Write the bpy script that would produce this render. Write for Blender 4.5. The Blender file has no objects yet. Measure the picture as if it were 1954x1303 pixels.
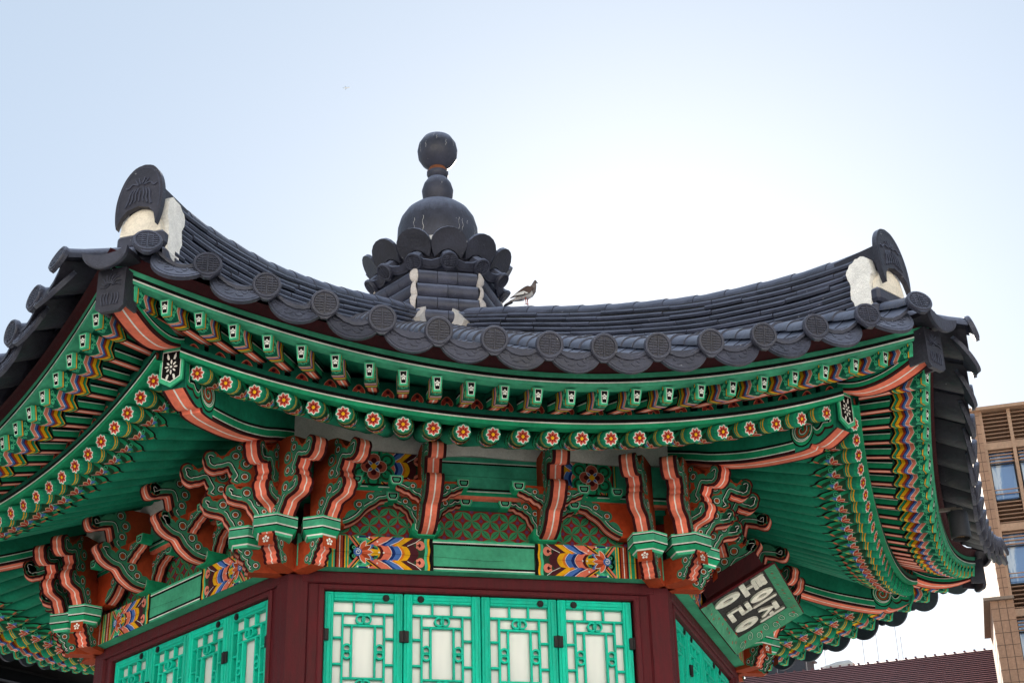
import bpy, math, random
from mathutils import Vector, Matrix
random.seed(7)
sc = bpy.context.scene
col = sc.collection
R = math.radians; PI = math.pi
# ------------------------------------------------------------------ camera
cam_d = bpy.data.cameras.new('camera'); cam = bpy.data.objects.new('camera', cam_d); col.objects.link(cam)
cam.location = (-1.4915, -9.3949, 1.6)
yaw, pit, rol = R(12.397), R(26.104), R(-1.554)
fw = Vector((math.sin(yaw)*math.cos(pit), math.cos(yaw)*math.cos(pit), math.sin(pit)))
rt = Vector((math.cos(yaw), -math.sin(yaw), 0)); up = rt.cross(fw)
r2 = rt*math.cos(rol)+up*math.sin(rol); u2 = -rt*math.sin(rol)+up*math.cos(rol)
cam.rotation_euler = Matrix((r2, u2, -fw)).transposed().to_euler()
cam_d.sensor_width = 36; cam_d.lens = 36*2972.03/1954
cam_d.clip_start = .1; cam_d.clip_end = 5000
sc.camera = cam
# ------------------------------------------------------------------ sky, sun, exposure
SUN_EL, SUN_AZ = R(25.6), R(18.2)          # azimuth clockwise from +Y
w = bpy.data.worlds.new('World'); sc.world = w; w.use_nodes = True
nt = w.node_tree; bg = nt.nodes['Background']
sky = nt.nodes.new('ShaderNodeTexSky'); sky.sky_type = 'NISHITA'; sky.sun_disc = False
sky.sun_elevation = SUN_EL; sky.sun_rotation = SUN_AZ; sky.air_density = 1.0; sky.dust_density = 0.45; sky.ozone_density = 1.0
hz = nt.nodes.new('ShaderNodeMix'); hz.data_type = 'RGBA'; hz.inputs[0].default_value = .60   # thin bright haze over a clear sky
nt.links.new(sky.outputs[0], hz.inputs[6]); hz.inputs[7].default_value = (4.25, 4.95, 5.6, 1); nt.links.new(hz.outputs[2], bg.inputs[0]); bg.inputs[1].default_value = .05
sd = bpy.data.lights.new('sun', 'SUN'); so = bpy.data.objects.new('sun', sd); col.objects.link(so)
sd.energy = 5.0; sd.angle = R(.53); sd.color = (1, .93, .82)
sun_dir = Vector((math.sin(SUN_AZ)*math.cos(SUN_EL), math.cos(SUN_AZ)*math.cos(SUN_EL), math.sin(SUN_EL)))
so.rotation_euler = (-sun_dir).to_track_quat('-Z', 'Y').to_euler()
so.location = sun_dir*60
sc.view_settings.view_transform = 'Standard'; sc.view_settings.look = 'None'
sc.view_settings.exposure = 1.74; sc.view_settings.gamma = 1
# ------------------------------------------------------------------ materials
def newmat(name):
    m = bpy.data.materials.new(name); m.use_nodes = True
    return m, m.node_tree, m.node_tree.nodes['Principled BSDF']
def noise(nt, scale, detail=4, vec=None, rough=.6):
    n = nt.nodes.new('ShaderNodeTexNoise'); n.inputs['Scale'].default_value = scale; n.inputs['Detail'].default_value = detail
    n.inputs['Roughness'].default_value = rough
    if vec: nt.links.new(vec, n.inputs['Vector'])
    return n
def ramp(nt, src, stops):
    r = nt.nodes.new('ShaderNodeValToRGB'); nt.links.new(src, r.inputs[0])
    el = r.color_ramp.elements
    while len(el) < len(stops): el.new(.5)
    for e, (p, c) in zip(el, stops): e.position = p; e.color = (*c, 1) if len(c) == 3 else c
    return r
def mixmul(nt, a, b, fac=1.0, mode='MULTIPLY'):
    m = nt.nodes.new('ShaderNodeMix'); m.data_type = 'RGBA'; m.blend_type = mode; m.inputs[0].default_value = fac
    nt.links.new(a, m.inputs[6]); nt.links.new(b, m.inputs[7]); return m
def bump(nt, src, bsdf, strength, dist=.01):
    b = nt.nodes.new('ShaderNodeBump'); b.inputs['Strength'].default_value = strength; b.inputs['Distance'].default_value = dist
    nt.links.new(src, b.inputs['Height']); nt.links.new(b.outputs[0], bsdf.inputs['Normal'])
def colmat(name, rough, nscale, lo, hi, bstr, spec=.4, stretch=(1, 1, 1), grime=None, ovar=.14):
    """material whose base colour is the painted colour of each face, weathered by noise"""
    m, nt, b = newmat(name)
    at = nt.nodes.new('ShaderNodeAttribute'); at.attribute_name = 'Col'
    tc = nt.nodes.new('ShaderNodeTexCoord'); mp = nt.nodes.new('ShaderNodeMapping'); mp.inputs['Scale'].default_value = stretch
    nt.links.new(tc.outputs['Object'], mp.inputs[0])
    n = noise(nt, nscale, 6, mp.outputs[0]); r = ramp(nt, n.outputs[0], [(.3, (lo,)*3), (.7, (hi,)*3)])
    mx = mixmul(nt, at.outputs['Color'], r.outputs[0])
    oi = nt.nodes.new('ShaderNodeObjectInfo'); ro = ramp(nt, oi.outputs['Random'], [(0, (1-ovar,)*3), (1, (1+ovar*.6,)*3)])
    out = mixmul(nt, mx.outputs[2], ro.outputs[0]).outputs[2]
    n3 = noise(nt, nscale*9, 3, mp.outputs[0])
    r3 = ramp(nt, n3.outputs[0], [(.35, (.88,)*3), (.65, (1.06,)*3)])
    out = mixmul(nt, out, r3.outputs[0]).outputs[2]
    if grime:
        n2 = noise(nt, grime[0], 8, tc.outputs['Object'], .75); r2_ = ramp(nt, n2.outputs[0], [(grime[1], (0, 0, 0)), (grime[1]+.04, (1, 1, 1))])
        mg = nt.nodes.new('ShaderNodeMix'); mg.data_type = 'RGBA'
        nt.links.new(r2_.outputs[0], mg.inputs[0]); nt.links.new(out, mg.inputs[6]); mg.inputs[7].default_value = (*grime[2], 1)
        out = mg.outputs[2]
    nt.links.new(out, b.inputs['Base Color'])
    b.inputs['Roughness'].default_value = rough; b.inputs['Specular IOR Level'].default_value = spec
    rr = ramp(nt, n.outputs[0], [(.3, (rough-.1,)*3), (.7, (rough+.12,)*3)]); nt.links.new(rr.outputs[0], b.inputs['Roughness'])
    bump(nt, n3.outputs[0], b, bstr, .004)
    return m
M_PAINT = colmat('painted_wood', .76, 5, .64, 1.10, .5, .10, grime=(26, .69, (.10, .09, .075)))
M_WOOD = colmat('stained_wood', .6, 6, .7, 1.2, .5, .18, (9, 9, 1.0))
M_DOOR = colmat('door_paint', .5, 7, .78, 1.08, .3, .2, (4, 4, 1))
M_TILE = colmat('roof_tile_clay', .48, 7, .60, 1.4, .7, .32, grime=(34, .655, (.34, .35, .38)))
# skylight painted into the colour: pale blue on upward tile faces, broken by noise
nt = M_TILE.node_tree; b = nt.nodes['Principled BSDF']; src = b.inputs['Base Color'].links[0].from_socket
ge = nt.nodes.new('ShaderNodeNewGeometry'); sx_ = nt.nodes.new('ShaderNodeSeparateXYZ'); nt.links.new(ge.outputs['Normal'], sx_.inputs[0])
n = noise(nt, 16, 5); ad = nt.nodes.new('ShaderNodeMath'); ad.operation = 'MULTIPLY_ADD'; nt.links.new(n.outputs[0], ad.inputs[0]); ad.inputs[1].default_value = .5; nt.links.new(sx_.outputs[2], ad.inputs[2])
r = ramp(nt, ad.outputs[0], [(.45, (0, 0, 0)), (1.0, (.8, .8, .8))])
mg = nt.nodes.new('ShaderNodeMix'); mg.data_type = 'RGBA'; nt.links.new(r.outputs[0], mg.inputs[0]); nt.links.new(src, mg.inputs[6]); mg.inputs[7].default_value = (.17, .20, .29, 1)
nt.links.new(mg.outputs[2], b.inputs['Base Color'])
M_PLAST = colmat('lime_plaster', .9, 14, .82, 1.08, 1.0, .2, grime=(14, .67, (.20, .19, .16)))
M_IRON = colmat('black_iron', .5, 12, .7, 1.3, .4, .25)
M_BIRD = colmat('feathers', .8, 30, .8, 1.2, .3, .2)
M_CONC = colmat('building_stone', .75, 1.5, .88, 1.08, .2, .3)
M_PANE, nt, b = newmat('frosted_pane')
n = noise(nt, 2.2, 2); r = ramp(nt, n.outputs[0], [(.35, (.52, .54, .53)), (.6, (.66, .67, .65))])
nt.links.new(r.outputs[0], b.inputs['Base Color']); b.inputs['Roughness'].default_value = .35; b.inputs['Coat Weight'].default_value = .5; b.inputs['Coat Roughness'].default_value = .08
M_GLASS, nt, b = newmat('window_glass')
b.inputs['Base Color'].default_value = (.10, .19, .36, 1); b.inputs['Roughness'].default_value = .04; b.inputs['Metallic'].default_value = .0
b.inputs['Specular IOR Level'].default_value = 1.0; b.inputs['IOR'].default_value = 1.9
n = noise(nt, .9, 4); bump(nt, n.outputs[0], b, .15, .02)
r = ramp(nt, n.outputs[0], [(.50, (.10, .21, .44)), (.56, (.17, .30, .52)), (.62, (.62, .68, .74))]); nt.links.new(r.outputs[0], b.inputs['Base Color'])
M_DARKGLASS, nt, b = newmat('dark_glass')
b.inputs['Base Color'].default_value = (.010, .011, .013, 1); b.inputs['Roughness'].default_value = .1; b.inputs['Specular IOR Level'].default_value = .12
M_LAMP, nt, b = newmat('lamp_lens')
b.inputs['Base Color'].default_value = (.6, .35, .15, 1); b.inputs['Roughness'].default_value = .15; b.inputs['Metallic'].default_value = .7
M_GROUND, nt, b = newmat('granite_paving')
tc = nt.nodes.new('ShaderNodeTexCoord'); br = nt.nodes.new('ShaderNodeTexBrick'); nt.links.new(tc.outputs['Object'], br.inputs[0])
br.inputs['Scale'].default_value = 1.6; br.inputs['Color1'].default_value = (.36, .345, .32, 1); br.inputs['Color2'].default_value = (.31, .295, .28, 1)
br.inputs['Mortar'].default_value = (.2, .19, .18, 1); br.inputs['Mortar Size'].default_value = .012
nt.links.new(br.outputs[0], b.inputs['Base Color']); b.inputs['Roughness'].default_value = .8
# ------------------------------------------------------------------ colours (linear base colours)
GRN = (.014, .225, .135); DGRN = (.006, .11, .07); LGRN = (.065, .38, .225); BGRN = (.015, .32, .15); MINT = (.07, .50, .27)
TEAL = (.0, .49, .335); MAR = (.075, .008, .012); DMAR = (.042, .006, .009); PINK = (.78, .185, .115); SALM = (.80, .24, .17)
ORG = (.37, .055, .019); VER = (.42, .045, .016); BLU = (.07, .17, .50); NAVY = (.01, .03, .17); YEL = (.84, .42, .012); BLK = (.006, .005, .006)
WHT = (.80, .80, .76); RED = (.52, .045, .028); TILE = (.036, .039, .060); DTILE = (.026, .026, .038); TEALD = (0., .30, .22)
VIO = (.16, .06, .22); CREAM = (.74, .68, .58); OLV = (.02, .07, .035)
# ------------------------------------------------------------------ geometry collector
class G:
    def __init__(s): s.v = []; s.f = []; s.c = []
    def add(s, pts, faces, c):
        o = len(s.v); s.v += [tuple(p) for p in pts]
        for i, f in enumerate(faces):
            s.f.append([o+k for k in f]); s.c.append(c[i] if isinstance(c, list) else c)
    def quad(s, a, b, c, d, cl): s.add([a, b, c, d], [(0, 1, 2, 3)], cl)
    def box(s, x0, x1, y0, y1, z0, z1, cl, m=None):
        p = [(x, y, z) for z in (z0, z1) for y in (y0, y1) for x in (x0, x1)]
        if m: p = [m(*q) for q in p]
        s.add(p, [(0, 2, 3, 1), (4, 5, 7, 6), (0, 1, 5, 4), (2, 6, 7, 3), (0, 4, 6, 2), (1, 3, 7, 5)], cl)
    def cbox(s, x0, x1, y0, y1, z0, z1, cl, m=None, c=.006):
        """box with chamfered vertical & horizontal edges"""
        bmv = [(x0+c, x1-c, y0+c, y1-c, z0, z1), (x0, x1, y0+c, y1-c, z0+c, z1-c), (x0+c, x1-c, y0, y1, z0+c, z1-c)]
        P = []
        for (a, b_, d, e, f, g) in bmv: P += [(x, y, z) for z in (f, g) for y in (d, e) for x in (a, b_)]
        if m: P = [m(*q) for q in P]
        F = [(0, 2, 3, 1), (4, 5, 7, 6), (8, 12, 14, 10), (9, 11, 15, 13), (16, 17, 21, 20), (18, 22, 23, 19),
             (0, 1, 17, 16), (2, 18, 19, 3), (0, 8, 10, 2), (1, 3, 11, 9), (4, 20, 21, 5), (6, 7, 23, 22), (4, 6, 14, 12), (5, 13, 15, 7),
             (8, 16, 20, 12), (9, 13, 21, 17), (10, 14, 22, 18), (11, 19, 23, 15),
             (0, 16, 8), (1, 9, 17), (2, 10, 18), (3, 19, 11), (4, 12, 20), (5, 21, 13), (6, 22, 14), (7, 15, 23)]
        s.add(P, F, cl)
    def extr(s, poly, a, b, cl, cs, m, capa=True, capb=True):
        """extrude 2-D outline poly [(x,y)] between heights a and b; m(x,y,h)->xyz"""
        n = len(poly); P = [m(x, y, a) for x, y in poly]+[m(x, y, b) for x, y in poly]
        F = []; C = []
        if capa: F.append(tuple(range(n-1, -1, -1))); C.append(cl)
        if capb: F.append(tuple(range(n, 2*n))); C.append(cl)
        for i in range(n):
            j = (i+1) % n; F.append((i, j, n+j, n+i)); C.append(cs[i] if isinstance(cs, list) else cs)
        s.add(P, F, C)
    def loft(s, rings, cl, closed=True, cap=True):
        n = len(rings[0]); P = [p for r_ in rings for p in r_]; F = []; C = []
        for i in range(len(rings)-1):
            for j in range(n if closed else n-1):
                k = (j+1) % n; F.append((i*n+j, i*n+k, (i+1)*n+k, (i+1)*n+j)); C.append(cl[i] if isinstance(cl, list) else (cl(i, j) if callable(cl) else cl))
        if cap and closed:
            F.append(tuple(range(n-1, -1, -1))); C.append(C[0]); F.append(tuple((len(rings)-1)*n+j for j in range(n))); C.append(C[-1])
        s.add(P, F, C)
    def tube(s, path, r_, cl, n=8):
        rings = []
        for i, p in enumerate(path):
            p = Vector(p); a = Vector(path[max(i-1, 0)]); b_ = Vector(path[min(i+1, len(path)-1)]); d = (b_-a).normalized()
            x = d.orthogonal().normalized() if i == 0 else (x-d*x.dot(d)).normalized()
            y = d.cross(x); rr = r_[i] if isinstance(r_, (list, tuple)) else r_
            rings.append([p+x*rr*math.cos(2*PI*k/n)+y*rr*math.sin(2*PI*k/n) for k in range(n)])
        s.loft(rings, cl)
    def lathe(s, prof, cl, n=32, c=(0, 0)):
        s.loft([[(c[0]+r_*math.cos(2*PI*k/n), c[1]+r_*math.sin(2*PI*k/n), z) for k in range(n)] for r_, z in prof], cl)
    # ---- paint applied to a surface m(x,y,h)
    def poly(s, pts, cl, m, h): s.add([m(x, y, h*.0006) for x, y in pts], [tuple(range(len(pts)))], cl)
    def stroke(s, pts, wd, cl, m, h, closed=False):
        n = len(pts); A = []; B = []
        for i in range(n):
            a = pts[(i-1) % n] if closed or i > 0 else pts[i]; b_ = pts[(i+1) % n] if closed or i < n-1 else pts[i]
            dx, dy = b_[0]-a[0], b_[1]-a[1]; L = math.hypot(dx, dy) or 1; nx, ny = -dy/L, dx/L
            ww = (wd[i] if isinstance(wd, list) else wd)/2
            A.append(m(pts[i][0]+nx*ww, pts[i][1]+ny*ww, h*.0006)); B.append(m(pts[i][0]-nx*ww, pts[i][1]-ny*ww, h*.0006))
        s.add(A+B, [(i, (i+1) % n, n+(i+1) % n, n+i) for i in range(n if closed else n-1)], cl)
    def rect(s, x0, x1, y0, y1, cl, m, h): s.poly([(x0, y0), (x1, y0), (x1, y1), (x0, y1)], cl, m, h)
    def disc(s, x, y, r_, cl, m, h, n=12, ry=None, a=0):
        ry = ry or r_; ca, sa = math.cos(a), math.sin(a)
        s.poly([(x+r_*math.cos(t)*ca-ry*math.sin(t)*sa, y+r_*math.cos(t)*sa+ry*math.sin(t)*ca) for t in [2*PI*k/n for k in range(n)]], cl, m, h)
    def ring(s, x, y, r_, wd, cl, m, h, n=14): s.stroke([(x+r_*math.cos(2*PI*k/n), y+r_*math.sin(2*PI*k/n)) for k in range(n)], wd, cl, m, h, True)
    def petal(s, x, y, a, L, W, cl, m, h, r0=0):
        P = [(0, 0), (.25, .36), (.55, .5), (.82, .33), (1, 0), (.82, -.33), (.55, -.5), (.25, -.36)]
        ca, sa = math.cos(a), math.sin(a)
        s.poly([(x+(r0+p*L)*ca-q*W*sa, y+(r0+p*L)*sa+q*W*ca) for p, q in P], cl, m, h)
    def spiral(s, x, y, r0, r1, turns, a0, wd, cl, m, h, n=22, d=1):
        s.stroke([(x+(r0+(r1-r0)*k/n)*math.cos(a0+d*2*PI*turns*k/n), y+(r0+(r1-r0)*k/n)*math.sin(a0+d*2*PI*turns*k/n)) for k in range(n+1)], wd, cl, m, h)
    def obj(s, name, mat, parent=None, smooth=False, rz=0, loc=(0, 0, 0), kind=None, label=None):
        me = bpy.data.meshes.new(name); me.from_pydata(s.v, [], s.f)
        me.materials.append(mat)
        at = me.color_attributes.new('Col', 'FLOAT_COLOR', 'CORNER')
        buf = []
        for f, c in zip(s.f, s.c): buf += [c[0], c[1], c[2], 1.0]*len(f)
        at.data.foreach_set('color', buf)
        if smooth:
            me.polygons.foreach_set('use_smooth', [True]*len(me.polygons))
            if smooth is not True: me.set_sharp_from_angle(angle=R(smooth))
        me.update()
        o = bpy.data.objects.new(name, me); col.objects.link(o)
        if parent: o.parent = parent
        o.rotation_euler.z = rz; o.location = loc
        if kind: o['kind'] = kind
        if label: o['label'] = label
        return o
def empty(name, loc=(0, 0, 0), label=None, cat=None, group=None, parent=None):
    o = bpy.data.objects.new(name, None); col.objects.link(o); o.location = loc; o.empty_display_size = .3
    if label: o['label'] = label
    if cat: o['category'] = cat
    if group: o['group'] = group
    if parent: o.parent = parent
    return o
def clone(o, parent=None, rz=None, mw=None):
    c = o.copy(); col.objects.link(c)
    if parent is not None: c.parent = parent
    if rz is not None: c.rotation_euler.z = rz
    if mw is not None: c.matrix_basis = mw
    for ch in [k for k in bpy.data.objects if k.parent is o]:
        clone(ch, c)
    return c
def catmull(pts, n=5, closed=False):
    out = []; N = len(pts)
    for i in range(N if closed else N-1):
        g = lambda k: pts[k % N] if closed else pts[min(max(k, 0), N-1)]
        p0, p1, p2, p3 = g(i-1), g(i), g(i+1), g(i+2)
        for k in range(n):
            t = k/n
            out.append(tuple(.5*((2*b_)+(-a+c)*t+(2*a-5*b_+4*c-d)*t*t+(-a+3*b_-3*c+d)*t**3) for a, b_, c, d in zip(p0, p1, p2, p3)))
    if not closed: out.append(tuple(pts[-1]))
    return out
def lerp_tab(tab, x):
    if x <= tab[0][0]: return tab[0][1]
    for (a, b_), (c, d) in zip(tab, tab[1:]):
        if x <= c: return b_+(d-b_)*(x-a)/(c-a)
    return tab[-1][1]
def shrink(c, k): return tuple(q*k for q in c)
T30 = math.tan(R(30)); C30 = math.cos(R(30))
# ------------------------------------------------------------------ eave curves (front side; t runs -1..1 from corner to corner)
def cF(t): return 1.5703*t-.054*t**3, 2.7906+.0596*t*t, 4.4192+.174*t*t+.018*abs(t)**3     # round rafter ends
def cB(t): return 1.8548*t-.0354*t**3, 3.1301+.1274*t*t, 4.4816+.3893*t*t-.0908*abs(t)**3  # flying rafter ends
def cT(t): return 1.7397*t+.0199*t**3, 3.365+.101*t*t, 4.6143+.3552*t*t-.0484*abs(t)**3    # tile ends
RT = [(.2, 6.44), (.45, 6.345), (.95, 6.157), (1.07, 6.108), (1.45, 5.958), (1.82, 5.823), (2.26, 5.68), (2.46, 5.617), (2.64, 5.58), (3.0, 5.5), (3.2, 5.468), (3.4, 5.445), (3.66, 5.425)]
def rtop(r_): # smooth ridge line
    a = [lerp_tab(RT, r_+d) for d in (-.16, -.08, 0, .08, .16)]; return sum(a)/5 if .4 < r_ < 3.5 else a[2]
HB = [(.2, 6.12), (.45, 6.02), (.95, 5.80), (1.45, 5.60), (1.82, 5.46), (2.26, 5.32), (2.64, 5.22), (3.0, 5.13), (3.35, 5.05), (3.6, 4.985), (3.88, 4.90), (4.1, 4.86)]
def Zroof(u, v):
    d = 3.36-v; zc = 4.585+.525*d
    zh = lerp_tab(HB, v/C30); s_ = min(1, abs(u)/(v*T30+1e-6))
    return zc+(zh-zc)*s_**2
# ================================================================== THE SETTING
g = G(); g.quad((-3000, -3000, 0), (3000, -3000, 0), (3000, 3000, 0), (-3000, 3000, 0), (.5, .5, .5))
o = g.obj('ground', M_GROUND, kind='structure')
# ================================================================== PAVILION
pav = empty('pavilion', (0, 0, 0), 'small hexagonal pavilion with colourful painted eaves, teal lattice doors and dark clay tiled roof', 'pavilion')
SIDES = [0, -1, 1, 2, -2, 3]
g = G()
hexa = lambda r_, z: [(r_*math.cos(R(60*k)), r_*math.sin(R(60*k)), z) for k in range(6)]
g.loft([hexa(2.9, 0), hexa(2.9, .3)], (.4, .38, .35)); g.loft([hexa(2.55, .301), hexa(2.55, .6)], (.42, .4, .37)); g.obj('stone_base', M_CONC, pav)
# ---- columns
g = G()
A = R(30)
sec = [(0, -2.0), (.085*C30+.012, -2.0+.085*.5+.007), (.085*C30+.012, -1.86), (0, -1.80), (-.085*C30-.012, -1.86), (-.085*C30-.012, -2.0+.085*.5+.007)]
g.extr(sec, .6, 4.30, MAR, MAR, lambda x, y, h: (x, y, h))
colm = g.obj('column', M_WOOD, pav, rz=R(30))
for i in range(1, 6): clone(colm, pav, R(30+60*i))
# ---- wall frame of one side: jambs, lintel
g = G()
for sx in (-1, 1):
    a, b_ = sorted((sx*.815, sx*.925))
    g.cbox(a, b_, -1.715, -1.60, .6, 4.01, MAR); a, b_ = sorted((sx*.813, sx*.845)); g.cbox(a, b_, -1.728, -1.70, .6, 3.99, shrink(MAR, 1.15))
g.cbox(-.93, .93, -1.735, -1.60, 4.005, 4.068, MAR)
g.cbox(-.845, .845, -1.728, -1.66, 3.975, 4.004, shrink(MAR, 1.1))
g.cbox(-.93, .93, -1.735, -1.60, .6, 1.2, MAR)
frm = g.obj('door_frame', M_WOOD, pav)
for i in SIDES[1:]: clone(frm, pav, R(60*i))
# ---- lattice doors
def make_door():
    g = G(); W = .399; H = 2.75; Z = 3.972; yf = -1.70
    def B(x0, x1, z0, z1, y0, y1, c=TEAL, ch=.004): g.cbox(x0, x1, -y1, -y0, Z-z1, Z-z0, c, c=ch)
    sw = .046
    for (x0, x1) in ((0, sw), (W-sw, W)):
        B(x0, x1, 0, H, 1.655, 1.70)
        B(x0+.012, x1-.012, .012, H, 1.6995, 1.7035)
    B(sw, W-sw, 0, sw, 1.655, 1.70); B(sw, W-sw, .012, sw-.012, 1.6995, 1.7035)
    B(sw, W-sw, 1.45, 1.51, 1.655, 1.70); B(sw, W-sw, H-.08, H, 1.655, 1.70); B(sw, W-sw, 1.51, H-.08, 1.665, 1.68, TEALD)
    g2 = G()
    def L(x0, x1, z0, z1): g2.cbox(x0, x1, -1.694, -1.668, Z-z1, Z-z0, TEAL, c=.003)
    t = .0055
    def hb(x0, x1, z): L(x0, x1, z-t, z+t)
    def vb(x, z0, z1, e=.0006): g2.cbox(x-t, x+t, -1.6955, -1.6675, Z-z1, Z-z0, TEAL, c=.003)
    x1_, x2_, x3_, x4_ = .0935, W-.0935, .14, W-.14
    hb(sw, W-sw, .109)
    for x in (W/2-.05, W/2+.05): vb(x, sw, .105)
    vb(x1_, .112, 1.40); vb(x2_, .112, 1.40)
    zz = [.17, .44, .505, .775, .84, 1.11, 1.17, 1.40]
    for z in zz: hb(x1_, x2_, z)
    for z0, z1 in zip(zz[::2], zz[1::2]):
        vb(x3_, z0, z1); vb(x4_, z0, z1)
    for k in range(9):
        z = .235+.134*k
        if z < 1.38: hb(sw, x1_, z); hb(x2_, W-sw, z)
    def rg(x, z, r_=.0215):
        P = []; n = 16
        for k in range(n):
            a = 2*PI*k/n; P.append([(x+(r_+q)*math.cos(a), -y, Z-z+(r_+q)*math.sin(a)) for q, y in ((-.0045, 1.670), (.0045, 1.670), (.0045, 1.6975), (-.0045, 1.6975))])
        g2.loft(P+[P[0]], TEALD if False else TEAL, cap=False)
    for z in (.139, .472, .807, 1.14): rg(W/2-.0155, z); rg(W/2+.0155, z)
    for zc in (.305, .64, .975):
        for x in ((x1_+x3_)/2, (x2_+x4_)/2):
            rg(x, zc-.0165, .019); rg(x, zc+.0165, .019)
    g3 = G(); g3.box(sw-.005, W-sw+.005, -1.664, -1.660, Z-1.46, Z-sw+.005, (.8, .8, .8))
    e = g.obj('door', M_DOOR, pav, loc=(0, 0, 0))
    l = g2.obj('lattice', M_DOOR, e); p = g3.obj('pane', M_PANE, e)
    g4 = G(); 
    for k in range(10): a = 2*PI*k/10; g4.tube([(W*.78+.013*math.cos(a), -1.7037, Z-.028+.013*math.sin(a)), (W*.78+.013*math.cos(a), -1.709, Z-.028+.013*math.sin(a))], .0058, BLK, 6)
    g4.tube([(W*.78, -1.7037, Z-.028), (W*.78, -1.712, Z-.028)], .011, BLK, 10)
    g4.obj('latch_boss', M_IRON, e, smooth=30)
    return e
door0 = make_door()
g = G(); hz = 3.745
g.cbox(-.024, -.002, -1.716, -1.704, hz-.03, hz+.03, BLK, c=.002); g.cbox(.002, .024, -1.716, -1.704, hz-.03, hz+.03, BLK, c=.002); g.tube([(0, -1.717, hz-.031), (0, -1.717, hz+.031)], .0045, BLK, 8)
hinge0 = g.obj('hinge', M_IRON, door0, loc=(0, 0, 0))
def rotz(x, y, a): return (x*math.cos(a)-y*math.sin(a), x*math.sin(a)+y*math.cos(a), 0)
first = True
for i in SIDES:
    for k in range(4):
        if i == 3 and k: pass
        d = door0 if first else clone(door0)
        a = R(60*i); d.rotation_euler.z = a; d.location = rotz(-.808+.404*k, 0, a); d.parent = pav
        hg = [c_ for c_ in d.children if c_.name.startswith('hinge')][0]; bs = [c_ for c_ in d.children if c_.name.startswith('latch')][0]
        if k in (1, 3): bs.location = (-W_ if False else -.225, 0, 0)
        if k == 0: hg.location = (-.002, 0, 0)
        elif k == 1: hg.location = (0, 0, 0)
        elif k == 2: hg.location = (.401, 0, 0)
        else: hg.location = (.401, 0, 0)
        first = False
# leaf 2 and 3 meet in the middle of the wall
# ---- painted lintel beam
def lotus(g, m, x, y, s_, sgn):
    # green scallop halo
    for k in range(8):
        a = 2*PI*k/8+.39; g.disc(x+s_*.95*math.cos(a)+sgn*.006, y+s_*.92*math.sin(a), s_*.42, BGRN, m, 2, 10)
        g.disc(x+s_*1.0*math.cos(a)+sgn*.006, y+s_*.97*math.sin(a), s_*.2, OLV, m, 3, 8)
        g.ring(x+s_*1.0*math.cos(a)+sgn*.006, y+s_*.97*math.sin(a), s_*.12, s_*.06, MINT, m, 4, 8)
    g.disc(x+sgn*.01, y, s_*.86, (.06, .012, .02), m, 4)
    g.poly([(x+sgn*s_*.1, y-s_*.4), (x+sgn*s_*1.25, y-s_*.22), (x+sgn*s_*1.35, y), (x+sgn*s_*1.25, y+s_*.22), (x+sgn*s_*.1, y+s_*.4)], YEL, m, 5)
    for q in (-1, 1): g.petal(x, y, (0 if sgn > 0 else PI)+q*sgn*.72, s_*1.12, s_*.36, BLU, m, 6)
    for q in (-2, -1, 0, 1, 2):
        a = (0 if sgn > 0 else PI)+q*.55
        g.petal(x-sgn*s_*.35, y, a, s_*1.15, s_*.5, WHT, m, 6.5+abs(q)*.0+(.2*(2-abs(q)))); g.petal(x-sgn*s_*.35, y, a, s_*1.05, s_*.38, ORG if q % 2 else (.75, .14, .06), m, 7.3+.2*(2-abs(q)), s_*.05)
    g.disc(x-sgn*s_*.5, y, s_*.36, BLU, m, 9); g.spiral(x-sgn*s_*.5, y, s_*.06, s_*.26, 1.3, 0, s_*.07, WHT, m, 10, 14)
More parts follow.
